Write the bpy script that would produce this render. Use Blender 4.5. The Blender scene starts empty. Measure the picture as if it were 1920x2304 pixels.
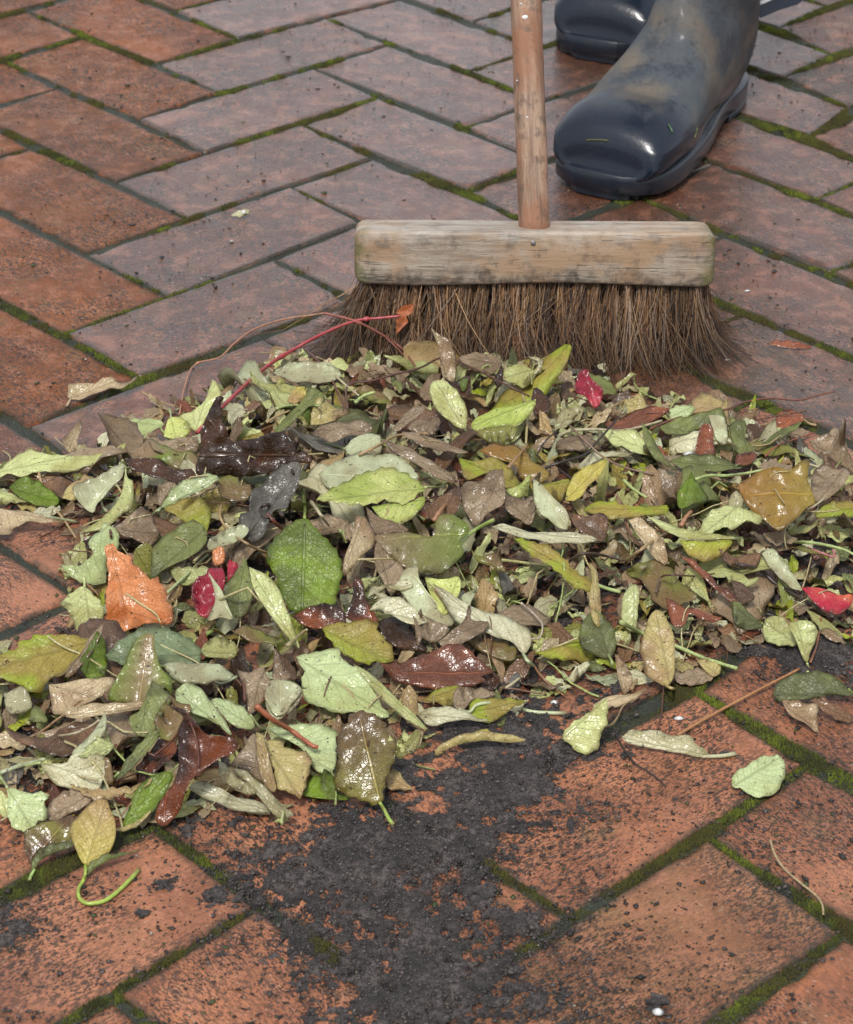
import bpy, bmesh, math, random
import numpy as np
from mathutils import Vector, Matrix, noise as mnoise
from mathutils.geometry import delaunay_2d_cdt

# ------------------------------------------------------------------ camera
scn = bpy.context.scene
CAM = np.array([-0.0007991, -1.3828373, 0.8437031])
CROT = np.array([[0.99982349, -0.01878811, 0.0],
                 [0.00936113, 0.4981594, -0.86703494],
                 [0.01628995, 0.86688189, 0.49824735]])
FPX = 5634.8            # focal length in pixels of a 1920 wide frame
cam_d = bpy.data.cameras.new('camera')
cam = bpy.data.objects.new('camera', cam_d)
scn.collection.objects.link(cam)
M4 = Matrix([[*CROT[0], CAM[0]], [*CROT[1], CAM[1]], [*CROT[2], CAM[2]], [0, 0, 0, 1]])
cam.matrix_world = M4
cam_d.sensor_fit = 'HORIZONTAL'
cam_d.sensor_width = 36.0
cam_d.lens = FPX * 36.0 / 1920.0
cam_d.clip_start = 0.05
cam_d.clip_end = 500
cam_d.dof.use_dof = True
cam_d.dof.focus_distance = 1.60
cam_d.dof.aperture_fstop = 32.0
scn.camera = cam

# ------------------------------------------------------------------ world, sun, exposure
SUN_EL, SUN_AZ = math.radians(58), math.radians(197)      # azimuth clockwise from +Y: behind the camera, a little left
w = bpy.data.worlds.new('World'); scn.world = w; w.use_nodes = True
nt = w.node_tree; nt.nodes.clear()
sky = nt.nodes.new('ShaderNodeTexSky'); sky.sky_type = 'NISHITA'; sky.sun_disc = False
sky.sun_elevation = SUN_EL; sky.sun_rotation = SUN_AZ
sky.air_density = 1.0; sky.dust_density = 4.0; sky.ozone_density = 1.0
grey = nt.nodes.new('ShaderNodeMix'); grey.data_type = 'RGBA'
grey.inputs['Factor'].default_value = 0.72
nt.links.new(sky.outputs[0], grey.inputs[6])
grey.inputs[7].default_value = (6.9, 7.15, 7.6, 1)
bg = nt.nodes.new('ShaderNodeBackground'); bg.inputs['Strength'].default_value = 0.068
nt.links.new(grey.outputs[2], bg.inputs[0])
wo = nt.nodes.new('ShaderNodeOutputWorld'); nt.links.new(bg.outputs[0], wo.inputs[0])
sl = bpy.data.lights.new('sun', 'SUN'); sl.energy = 1.5; sl.angle = math.radians(10); sl.color = (1, .97, .92)
so = bpy.data.objects.new('sun', sl); scn.collection.objects.link(so)
sd = Vector((math.sin(SUN_AZ)*math.cos(SUN_EL), math.cos(SUN_AZ)*math.cos(SUN_EL), math.sin(SUN_EL)))
so.rotation_euler = sd.to_track_quat('Z', 'Y').to_euler(); so.location = sd * 5
scn.view_settings.view_transform = 'Standard'; scn.view_settings.look = 'None'
scn.view_settings.exposure = 0.93; scn.view_settings.gamma = 1.0
scn.view_settings.use_curve_mapping = False

# ------------------------------------------------------------------ helpers
rng = np.random.default_rng(7); random.seed(7)
def lerp(a, b, t): return a + (b - a) * t
def sstep(a, b, x):
    t = np.clip((x - a) / (b - a), 0, 1); return t*t*(3 - 2*t)
_lat = {}
def vnoise(x, y, scale, seed=0):
    if seed not in _lat: _lat[seed] = np.random.default_rng(seed + 100).random((256, 256))
    L = _lat[seed]; x = np.asarray(x)*scale + 1000.3; y = np.asarray(y)*scale + 1000.7
    xi = np.floor(x).astype(int); yi = np.floor(y).astype(int); fx = x - xi; fy = y - yi
    fx = fx*fx*(3-2*fx); fy = fy*fy*(3-2*fy)
    a = L[xi % 256, yi % 256]; b = L[(xi+1) % 256, yi % 256]; c = L[xi % 256, (yi+1) % 256]; d = L[(xi+1) % 256, (yi+1) % 256]
    return (a*(1-fx)+b*fx)*(1-fy) + (c*(1-fx)+d*fx)*fy
def fbm(x, y, scale, seed=0, o=3):
    s = 0; a = .5; n = 0
    for i in range(o): s = s + a*vnoise(x, y, scale*2**i, seed+i); n += a; a *= .5
    return s/n
def G(px, py, z=0.0):
    """point at height z seen at (px, py) of the 1750 wide view"""
    s = 1920/1750
    d = CROT @ np.array([(px*s-960)/FPX, -(py*s-1152)/FPX, -1.0])
    return CAM + d*((z - CAM[2])/d[2])
def ray(px, py):
    s = 1920/1750
    return CROT @ np.array([(px*s-960)/FPX, -(py*s-1152)/FPX, -1.0])
REG = {'c': (.4, 0, 800), 'd': (.4, 600, 780), 'e': (.41143, 1200, 780), 'f': (.4, 0, 1400),
       'g': (.4305, 600, 1400), 'h': (.43037, 1200, 1400), 'D': (1920/1750, 0, 0), 't': (.548571, 0, 0)}
def rp(reg, pts):
    k, ox, oy = REG[reg]
    return [((x*k+ox)*1750/1920, (y*k+oy)*1750/1920) for x, y in pts]

def tag(o, label=None, cat=None, group=None, kind=None):
    if label: o['label'] = label
    if cat: o['category'] = cat
    if group: o['group'] = group
    if kind: o['kind'] = kind
    return o
def mesh(name, V, F, mat=None, parent=None, smooth=True, col=None, uv=None, loc=None):
    me = bpy.data.meshes.new(name)
    V = np.asarray(V, dtype=np.float32)
    if loc is not None: V = V - np.asarray(loc, dtype=np.float32)
    if isinstance(F, np.ndarray):
        n = F.shape[1]; me.vertices.add(len(V)); me.vertices.foreach_set('co', V.ravel())
        me.loops.add(F.size); me.loops.foreach_set('vertex_index', F.ravel().astype(np.int32))
        me.polygons.add(len(F)); me.polygons.foreach_set('loop_start', np.arange(0, F.size, n, dtype=np.int32))
        me.polygons.foreach_set('loop_total', np.full(len(F), n, dtype=np.int32)); me.update(calc_edges=True)
    else:
        me.from_pydata([tuple(v) for v in V], [], F); me.update()
    if smooth: me.polygons.foreach_set('use_smooth', [True]*len(me.polygons))
    if col is not None:
        a = me.color_attributes.new('tint', 'FLOAT_COLOR', 'POINT')
        c = np.ones((len(V), 4), dtype=np.float32); c[:, :3] = col; a.data.foreach_set('color', c.ravel())
    if uv is not None:
        u = me.uv_layers.new(name='UVMap'); li = np.zeros(len(me.loops), dtype=np.int32); me.loops.foreach_get('vertex_index', li)
        u.data.foreach_set('uv', np.asarray(uv, dtype=np.float32)[li].ravel())
    me.validate()
    o = bpy.data.objects.new(name, me); scn.collection.objects.link(o)
    if loc is not None: o.location = [float(c) for c in loc]
    if mat is not None: me.materials.append(mat)
    if parent is not None:
        o.parent = parent
        if loc is not None: o.location = Vector([float(c) for c in loc]) - parent.location
        else: o.location = -parent.location if parent.type == 'EMPTY' or parent.location.length else (0, 0, 0)
    return o
def empty(name, loc):
    o = bpy.data.objects.new(name, None); scn.collection.objects.link(o); o.location = loc; o.empty_display_size = .02; return o

class N:
    def __init__(s, name):
        s.m = bpy.data.materials.new(name); s.m.use_nodes = True; s.t = s.m.node_tree; s.t.nodes.clear()
        s.out = s.t.nodes.new('ShaderNodeOutputMaterial'); s.p = s.n('BsdfPrincipled'); s.l(s.p.outputs[0], s.out.inputs[0])
    def n(s, k, **kw):
        x = s.t.nodes.new('ShaderNode'+k)
        for a, b in kw.items(): setattr(x, a, b)
        return x
    def l(s, a, b): s.t.links.new(a, b)
    def put(s, inp, v):
        if hasattr(v, 'is_output') or isinstance(v, bpy.types.NodeSocket): s.l(v, inp)
        else: inp.default_value = v
    def math(s, op, a, b=0.0, c=0.0, clamp=False):
        x = s.n('Math', operation=op, use_clamp=clamp); s.put(x.inputs[0], a); s.put(x.inputs[1], b); s.put(x.inputs[2], c); return x.outputs[0]
    def mix(s, f, a, b, mode='MIX'):
        x = s.n('Mix', data_type='RGBA', blend_type=mode); s.put(x.inputs[0], f)
        s.put(x.inputs[6], a if not isinstance(a, tuple) else (*a, 1)[:4]); s.put(x.inputs[7], b if not isinstance(b, tuple) else (*b, 1)[:4]); return x.outputs[2]
    def ramp(s, v, a, b, lo=0.0, hi=1.0, interp='SMOOTHSTEP'):
        x = s.n('MapRange', interpolation_type=interp); s.put(x.inputs[0], v); x.inputs[1].default_value = a; x.inputs[2].default_value = b
        x.inputs[3].default_value = lo; x.inputs[4].default_value = hi; return x.outputs[0]
    def noise(s, vec, scale, detail=3, rough=.55, dist=0.0):
        x = s.n('TexNoise'); s.l(vec, x.inputs['Vector']); x.inputs['Scale'].default_value = scale
        x.inputs['Detail'].default_value = detail; x.inputs['Roughness'].default_value = rough; x.inputs['Distortion'].default_value = dist; return x.outputs['Fac']
    def voro(s, vec, scale, feat='F1', out='Distance', rnd=1.0):
        x = s.n('TexVoronoi', feature=feat); s.l(vec, x.inputs['Vector']); x.inputs['Scale'].default_value = scale; x.inputs['Randomness'].default_value = rnd; return x.outputs[out]
    def xyz(s, vec, sc=(1, 1, 1), rot=(0, 0, 0), loc=(0, 0, 0)):
        x = s.n('Mapping'); s.l(vec, x.inputs[0]); x.inputs['Scale'].default_value = sc; x.inputs['Rotation'].default_value = rot
        if isinstance(loc, tuple): x.inputs['Location'].default_value = loc
        else: s.l(loc, x.inputs['Location'])
        return x.outputs[0]
    def bump(s, h, dist, strength=1.0, prev=None):
        x = s.n('Bump'); s.l(h, x.inputs['Height']); x.inputs['Distance'].default_value = dist; x.inputs['Strength'].default_value = strength
        if prev is not None: s.l(prev, x.inputs['Normal'])
        return x.outputs[0]
    def set(s, **kw):
        for k, v in kw.items():
            s.put(s.p.inputs[k.replace('_', ' ')], (*v, 1) if isinstance(v, tuple) and len(v) == 3 else v)
        return s.m

# ------------------------------------------------------------------ materials
def mat_brick():
    m = N('wet_clay_brick'); tc = m.n('TexCoord').outputs['Object']; oi = m.n('ObjectInfo')
    rnd = oi.outputs['Random']; off = m.n('CombineXYZ'); m.l(m.math('MULTIPLY', rnd, 37.0), off.inputs[0]); m.l(m.math('MULTIPLY', rnd, 91.0), off.inputs[1])
    v = m.xyz(tc, loc=off.outputs[0])
    base = oi.outputs['Color']
    n1 = m.noise(v, 14, 3); n2 = m.noise(v, 55, 4); n3 = m.noise(m.xyz(v, (1, 2.6, 1), (0, 0, .5)), 290, 5, .7)
    c = m.mix(m.ramp(n1, .38, .62), m.mix(.6, base, (.17, .055, .025), 'MIX'), base)
    c = m.mix(m.ramp(n2, .45, .65, 0, .5), c, (.40, .17, .095))
    c = m.mix(m.ramp(m.noise(v, 24, 5, .7), .56, .68, 0, .5), c, (.20, .13, .06))
    damp = m.ramp(m.noise(m.n('NewGeometry').outputs['Position'], 5.5, 4, .6), .42, .62, 0, .45); c = m.mix(damp, c, m.mix(1.0, c, (.5, .46, .44), 'MULTIPLY'))
    # dark mineral flecks and grime held in the drag marks
    fl = m.ramp(n3, .515, .565)
    fl2 = m.ramp(m.noise(m.xyz(v, (1, 1.7, 1), (0, 0, .35)), 150, 6, .78), .525, .57)
    patch = m.ramp(m.noise(v, 13, 3), .36, .58, .3, 1)
    dk = m.math('MULTIPLY', m.math('MAXIMUM', m.math('MULTIPLY', fl, .9), m.math('MULTIPLY', fl2, .9)), patch)
    c = m.mix(dk, c, (.026, .023, .017))
    lt = m.ramp(m.noise(v, 420, 2), .66, .72, 0, .5)
    c = m.mix(lt, c, (.5, .36, .28))
    # worn paler arrises, grime and green towards the joint
    ea = m.n('Attribute', attribute_name='edge').outputs['Fac']
    g = m.math('MULTIPLY', m.ramp(ea, .5, 1), m.ramp(m.noise(v, 60, 4), .30, .55))
    c = m.mix(m.math('MULTIPLY', g, .9), c, (.040, .034, .022))
    h1 = m.noise(m.xyz(v, (1, 2.2, 1), (0, 0, .45)), 150, 4, .6); h2 = m.noise(v, 700, 2, .5)
    hh = m.math('ADD', m.math('MULTIPLY', h1, 1.0), m.math('MULTIPLY', h2, .25)); hh = m.math('SUBTRACT', hh, m.math('MULTIPLY', dk, -.25))
    nb = m.bump(hh, .0013, .75); nb = m.bump(m.noise(v, 30, 2), .002, .5, nb)
    ro = m.ramp(m.noise(v, 36, 4), .3, .7, .16, .42)
    wet = m.n('Attribute', attribute_type='OBJECT', attribute_name='wet').outputs['Fac']  # per-brick coat strength, set to imitate how much sky each brick reflects
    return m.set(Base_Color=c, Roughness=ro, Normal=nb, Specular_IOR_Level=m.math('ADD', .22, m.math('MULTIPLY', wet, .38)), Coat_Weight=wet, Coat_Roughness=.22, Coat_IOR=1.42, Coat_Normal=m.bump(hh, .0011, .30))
def mat_vert(name, rough=.6, sc=600, bump=.0004, spec=.4, var=.35, coat=0.0, transl=0.0):
    m = N(name); tc = m.n('TexCoord').outputs['Object']; a = m.n('Attribute', attribute_name='tint').outputs['Color']
    n = m.noise(tc, sc, 3, .6)
    c = m.mix(m.ramp(n, .3, .7, 0, var), a, m.mix(1.0, a, (.35, .35, .35), 'MULTIPLY'))
    return m.set(Base_Color=c, Roughness=rough, Normal=m.bump(n, bump), Specular_IOR_Level=spec, Coat_Weight=coat, Coat_Roughness=.2)
def mat_leaf(name, rough=(.3, .5), coat=.25, vein=(1.25, .0), transl=.16, wrinkle=.0006, mott=.45, nveins=6.0, blotch=.5, fine=.9):
    m = N(name); tc = m.n('TexCoord'); uv = tc.outputs['UV']; ob = tc.outputs['Object']
    a = m.n('Attribute', attribute_name='tint').outputs['Color']
    s = m.n('SeparateXYZ'); m.l(uv, s.inputs[0]); u = m.math('SUBTRACT', s.outputs[0], 0.0); v = s.outputs[1]
    wob = m.math('MULTIPLY', m.math('SUBTRACT', m.noise(ob, 60, 2), .5), .22)
    u2 = m.math('ADD', u, m.math('MULTIPLY', wob, .25))
    au = m.math('ABSOLUTE', u2); side = m.math('MULTIPLY', m.math('SIGN', u2), .28)
    ph = m.math('ADD', m.math('SUBTRACT', m.math('MULTIPLY', v, nveins), m.math('MULTIPLY', m.math('POWER', au, .8), 2.1)), m.math('ADD', side, wob))
    fr = m.math('ABSOLUTE', m.math('SUBTRACT', m.math('FRACT', ph), .5))
    lat = m.ramp(fr, .012, .055, 1, 0); lat = m.math('MULTIPLY', lat, m.ramp(au, .6, 1.0, 1, .2))
    mid = m.ramp(au, .02, .06, 1, 0)
    ret = m.ramp(m.voro(ob, 420, 'DISTANCE_TO_EDGE'), .0, .09, 1, 0)
    vn = m.math('MAXIMUM', mid, m.math('MAXIMUM', m.math('MULTIPLY', lat, .6), m.math('MULTIPLY', ret, .34)))
    n1 = m.noise(ob, 120, 4, .6); n2 = m.noise(ob, 30, 3)
    c = m.mix(m.ramp(n1, .35, .7, 0, mott), a, m.mix(1.0, a, (.55, .5, .42), 'MULTIPLY'))
    c = m.mix(m.ramp(n2, .5, .75, 0, mott*.8), c, m.mix(1.0, a, (1.25, 1.1, .8), 'MULTIPLY'))
    bl = m.ramp(m.noise(ob, 34, 5, .7), .56, .64, 0, blotch); c = m.mix(bl, c, m.mix(.35, (.15, .095, .045), a))
    eg = m.math('MULTIPLY', m.ramp(m.math('ADD', au, m.math('MULTIPLY', m.math('SUBTRACT', m.noise(ob, 90, 3), .5), .5)), .82, 1.0), .5); c = m.mix(eg, c, m.mix(1.0, c, (.5, .4, .28), 'MULTIPLY'))
    vc = m.mix(1.0, a, (vein[0], vein[0], vein[0]*.9), 'MULTIPLY')
    c = m.mix(m.math('MULTIPLY', vn, .7), c, vc)
    sp = m.ramp(m.noise(ob, 420, 3), .65, .69, 0, .85); c = m.mix(sp, c, (.03, .022, .015))
    h = m.math('ADD', m.math('MULTIPLY', vn, vein[1]), m.math('ADD', m.math('MULTIPLY', m.noise(ob, 300, 4, .65), fine), m.math('MULTIPLY', m.noise(ob, 70, 2), 1.0)))
    nb = m.bump(h, wrinkle, .8)
    ro = m.ramp(m.noise(ob, 90, 2), .35, .65, rough[0], rough[1])
    m.set(Base_Color=c, Roughness=ro, Normal=nb, Specular_IOR_Level=.45, Coat_Weight=coat, Coat_Roughness=.1, Coat_Normal=nb)
    if transl:
        t = m.n('BsdfTranslucent'); m.l(c, t.inputs[0]); ms = m.n('MixShader'); ms.inputs[0].default_value = transl
        m.l(m.p.outputs[0], ms.inputs[1]); m.l(t.outputs[0], ms.inputs[2]); m.l(ms.outputs[0], m.out.inputs[0])
    return m.m
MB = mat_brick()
ML = {'pale': mat_leaf('pale_leaf_underside', (.30, .5), .25, (.55, .9), .2, .0007, .4, 6.0, .25, .45),
      'fresh': mat_leaf('green_leaf', (.34, .52), .12, (.6, -.7), .25, .0008, .45, 6.0, .3),
      'dry': mat_leaf('withered_leaf', (.26, .5), .35, (.6, .8), .12, .0010, .5, 6.0, .5, .5),
      'wet': mat_leaf('wet_dark_leaf', (.22, .38), .4, (1.9, .8), .03, .0014, .8, 6.0, .3, .25),
      'gloss': mat_leaf('glossy_wet_leaf', (.2, .4), .28, (1.3, -.6), .16, .0009, .45, 6.0, .5, .25)}
M_stem = mat_vert('leaf_stalk', .35, 500, .0002, .5, .3, .2)
M_twig = mat_vert('thin_twig', .4, 700, .0004, .5, .5, .2)
M_moss = mat_vert('moss', .8, 900, .0003, .25, .5)
M_crumb = mat_vert('wet_soil_crumb', .5, 900, .0004, .5, .5)
M_bristle = mat_vert('coir_bristle', .45, 400, .0001, .4, .45)
def mat_joint():
    m = N('silted_joint'); tc = m.n('TexCoord').outputs['Object']; a = m.n('Attribute', attribute_name='tint').outputs['Color']
    n = m.noise(tc, 500, 4, .7); c = m.mix(m.ramp(n, .35, .65, 0, .8), a, m.mix(1.0, a, (.3, .3, .3), 'MULTIPLY'))
    c = m.mix(m.ramp(m.noise(tc, 1200, 2), .68, .74, 0, .7), c, (.3, .28, .24))
    return m.set(Base_Color=c, Roughness=m.ramp(n, .3, .7, .3, .7), Normal=m.bump(n, .0012))
M_joint = mat_joint()
def mat_ground():
    m = N('distant_clay_paving'); tc = m.n('TexCoord').outputs['Object']
    b = m.n('TexBrick'); m.l(m.xyz(tc, (1, 1, 1), (0, 0, .78)), b.inputs['Vector']); b.inputs['Scale'].default_value = 1.0
    b.inputs['Brick Width'].default_value = .215; b.inputs['Row Height'].default_value = .1075; b.inputs['Mortar Size'].default_value = .005
    b.inputs['Color1'].default_value = (.3, .11, .06, 1); b.inputs['Color2'].default_value = (.2, .08, .05, 1); b.inputs['Mortar'].default_value = (.04, .045, .03, 1)
    n = m.noise(tc, 90, 5, .7)
    return m.set(Base_Color=m.mix(m.ramp(n, .5, .65, 0, .8), b.outputs[0], (.04, .035, .03)), Roughness=.4, Normal=m.bump(n, .002))
def mat_soil():
    m = N('dark_wet_soil'); tc = m.n('TexCoord').outputs['Object']
    n = m.noise(tc, 260, 6, .75); n2 = m.noise(tc, 40, 3)
    c = m.mix(m.ramp(n, .35, .65), (.030, .025, .023), (.19, .158, .148)); c = m.mix(m.ramp(n2, .38, .62, 0, .75), c, (.032, .028, .028))
    return m.set(Base_Color=c, Roughness=m.ramp(n, .4, .7, .45, .8), Normal=m.bump(m.math('ADD', n, m.math('MULTIPLY', m.noise(tc, 900, 3), .6)), .0045))
M_soil = mat_soil()
def mat_wood(name, pale, warm, dark, axis_scale, stain_z=None):
    m = N(name); tc = m.n('TexCoord').outputs['Object']
    g = m.xyz(tc, axis_scale); n = m.noise(g, 95, 6, .72); n2 = m.noise(m.xyz(tc, tuple(1+.25*(s-1) for s in axis_scale)), 22, 4, .6)
    c = m.mix(m.ramp(n, .35, .65), dark, pale); c = m.mix(m.ramp(n2, .42, .58), c, m.mix(.8, c, warm))
    c = m.mix(m.ramp(m.noise(tc, 75, 5, .72), .50, .66, 0, .62), c, (.085, .065, .05))
    crack = m.ramp(m.noise(g, 190, 3, .6), .58, .70, 0, .45); c = m.mix(crack, c, (.04, .03, .022))
    if stain_z is not None:
        s = m.n('SeparateXYZ'); m.l(tc, s.inputs[0])
        z = m.math('ADD', s.outputs[2], m.math('MULTIPLY', m.math('SUBTRACT', m.noise(tc, 45, 4, .7), .5), .045))
        c = m.mix(m.math('MULTIPLY', m.ramp(z, stain_z-.004, stain_z+.008, .8, 0), m.ramp(m.noise(tc, 130, 4, .7), .35, .6, .35, 1)), c, (.045, .036, .028))
        top = m.ramp(z, stain_z+.022, stain_z+.04, 0, .6); c = m.mix(m.math('MULTIPLY', top, m.ramp(n, .3, .6)), c, (.5, .47, .42))
        ex = m.math('ABSOLUTE', s.outputs[0]); al = m.math('MULTIPLY', m.ramp(ex, .118, .139), m.ramp(m.noise(tc, 50, 3), .42, .6)); c = m.mix(m.math('MULTIPLY', al, .8), c, (.10, .11, .03))
    return m.set(Base_Color=c, Roughness=m.ramp(n2, .3, .7, .45, .75), Normal=m.bump(m.math('SUBTRACT', n, crack), .0012), Specular_IOR_Level=.4)
M_head = mat_wood('weathered_broom_wood', (.40, .34, .27), (.33, .21, .12), (.20, .15, .11), (.14, 1.4, 1.4), -.0150)
M_pole = mat_wood('worn_broom_handle_wood', (.42, .29, .20), (.27, .125, .068), (.15, .085, .055), (1.3, 1.3, .12))
def mat_rubber():
    m = N('navy_rubber'); tc = m.n('TexCoord').outputs['Object']; mud = m.n('Attribute', attribute_name='tint'); s = m.n('SeparateColor'); m.l(mud.outputs['Color'], s.inputs[0])
    n = m.noise(tc, 38, 5, .65); nf = m.noise(tc, 260, 4, .65)
    f = m.math('MULTIPLY', m.math('MULTIPLY_ADD', .62, m.ramp(m.math('ADD', m.math('MULTIPLY', n, .75), m.math('MULTIPLY', nf, .35)), .40, .60, .0, 1), .36), s.outputs[0], clamp=True)
    c = m.mix(m.math('MULTIPLY', f, .85), (.004, .0095, .021), m.mix(m.ramp(m.noise(tc, 20, 3), .4, .65), (.075, .086, .096), (.155, .13, .10)))
    c = m.mix(m.ramp(m.noise(tc, 420, 3), .64, .7, 0, .6), c, (.05, .04, .03))
    ro = m.math('ADD', m.math('MULTIPLY', f, .45), .28)
    return m.set(Base_Color=c, Roughness=ro, Specular_IOR_Level=.38, Coat_Weight=m.math('SUBTRACT', .3, m.math('MULTIPLY', f, .29)), Coat_Roughness=.12, Normal=m.bump(m.math('ADD', n, m.math('MULTIPLY', nf, .3)), .0011, .6))
M_rub = mat_rubber()
def mat_plain(name, c, rough=.6, sc=80, metal=0.0):
    m = N(name); tc = m.n('TexCoord').outputs['Object']; n = m.noise(tc, sc, 4)
    return m.set(Base_Color=m.mix(m.ramp(n, .35, .65), tuple(x*.7 for x in c), c), Roughness=rough, Metallic=metal, Normal=m.bump(n, .0006))
M_cloth = mat_plain('dark_trouser_cloth', (.035, .04, .05), .9, 300)
M_skin = mat_plain('skin', (.5, .3, .22), .5, 60)
M_hair = mat_plain('grey_hair', (.12, .1, .09), .7, 200)
M_metal = mat_plain('dull_steel', (.35, .35, .35), .4, 200, 1.0)
M_white = mat_plain('white_petal', (.75, .76, .74), .4, 200)

# ------------------------------------------------------------------ the setting: ground, paving, joints
g = mesh('ground', [(-30, -30, -.006), (30, -30, -.006), (30, 30, -.006), (-30, 30, -.006)], [(0, 1, 2, 3)], mat_ground(), smooth=False)
tag(g, 'wet clay paved ground reaching beyond the yard', kind='structure')

A2 = np.array([[0.0777613, 0.0742255], [0.0742255, -0.0777613]]); B2 = np.array([-0.2002279, 0.8782963])
CO = np.array([[-.00404, .00153], [.00432, -.00047], [-.0047, -.00116], [.00443, .0001]])
MEAS = {(0,0):(-.2053,.8791),(2,0):(-.0486,1.023),(2,-1):(-.1143,1.1013),(0,-1):(-.2736,.9565),(0,-2):(-.3545,1.0292),(0,-3):(-.4218,1.1043),(-1,-2):(-.4224,.9553),
(-1,-1):(-.36,.8827),(-1,0):(-.2735,.8026),(1,0):(-.1184,.9512),(1,1):(-.0545,.874),(-1,1):(-.2059,.724),(-2,1):(-.2775,.6538),(0,1):(-.1223,.7993),(-3,2):(-.2845,.4999),
(-2,2):(-.2076,.5766),(-1,2):(-.125,.6486),(0,2):(-.0548,.7188),(-2,0):(-.3632,.7296),(-3,1):(-.3645,.577),(-3,3):(-.2087,.4207),(-4,3):(-.2812,.349),(-2,3):(-.1294,.4972),
(-1,3):(-.061,.5732),(-4,4):(-.2163,.2771),(-3,4):(-.1285,.347),(1,-1):(-.1993,1.0306),(1,-2):(-.2696,1.1131),(-5,4):(-.2865,.1963),(2,1):(.0319,.9499),(1,2):(.0291,.8004),
(0,3):(.0292,.6488),(3,-1):(-.0403,1.1639),(3,0):(.0367,1.0973),(-5,10):(.1568,-.2691),(-6,10):(.0798,-.3412),(-5,11):(.2221,-.3505),(-4,10):(.2213,-.2003),(-4,9):(.1637,-.1253),
(-7,8):(-.148,-.2697),(-7,9):(-.0863,-.3376),(-8,9):(-.1537,-.4095),(-6,6):(-.2212,-.0318),(5,2):(.3521,1.0981),(5,3):(.3945,1.0185),(4,3):(.3387,.9503),(4,4):(.3912,.8695),
(3,4):(.3461,.7939),(2,5):(.3325,.6431),(2,4):(.2516,.723),(1,5):(.2436,.5612),(1,6):(.3251,.4902),(0,6):(.2451,.4073),(-1,7):(.235,.257)}
def lat(u, v):
    if (u, v) in MEAS: return np.array(MEAS[(u, v)])
    return A2 @ np.array([u, v]) + B2 + CO[(u - v) % 4]
# herringbone: "/"-long bricks start at (0,-1), "\\"-long bricks at (-1,-2), both repeated by (1,-1) and (2,2)
bricks = []
for n in range(-30, 30):
    for m_ in range(-15, 15):
        a, b = n + 2*m_, -n + 2*m_
        bricks.append((a, b-1, 2, 1)); bricks.append((a-1, b-2, 1, 2))
paving = empty('paving', (0, 0, 0)); tag(paving, 'wet red clay pavers laid in herringbone', kind='structure')
GX0, GX1, GY0, GY1, GS = -.62, .62, -.62, 1.36, .0022
gx = np.arange(GX0, GX1, GS); gy = np.arange(GY0, GY1, GS)
GXX, GYY = np.meshgrid(gx, gy, indexing='ij')
SD = np.full(GXX.shape, 1.0, dtype=np.float32)      # distance outside the nearest brick
Hb = np.zeros(GXX.shape, dtype=np.float32)
def quad_sd(P, X, Y):
    d = np.full(X.shape, -1e9)
    for i in range(4):
        a = P[i]; b = P[(i+1) % 4]; e = b - a; L = math.hypot(*e); nx, ny = e[1]/L, -e[0]/L
        d = np.maximum(d, (X-a[0])*nx + (Y-a[1])*ny)
    return d
nb_ = 0
BR = []
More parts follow.
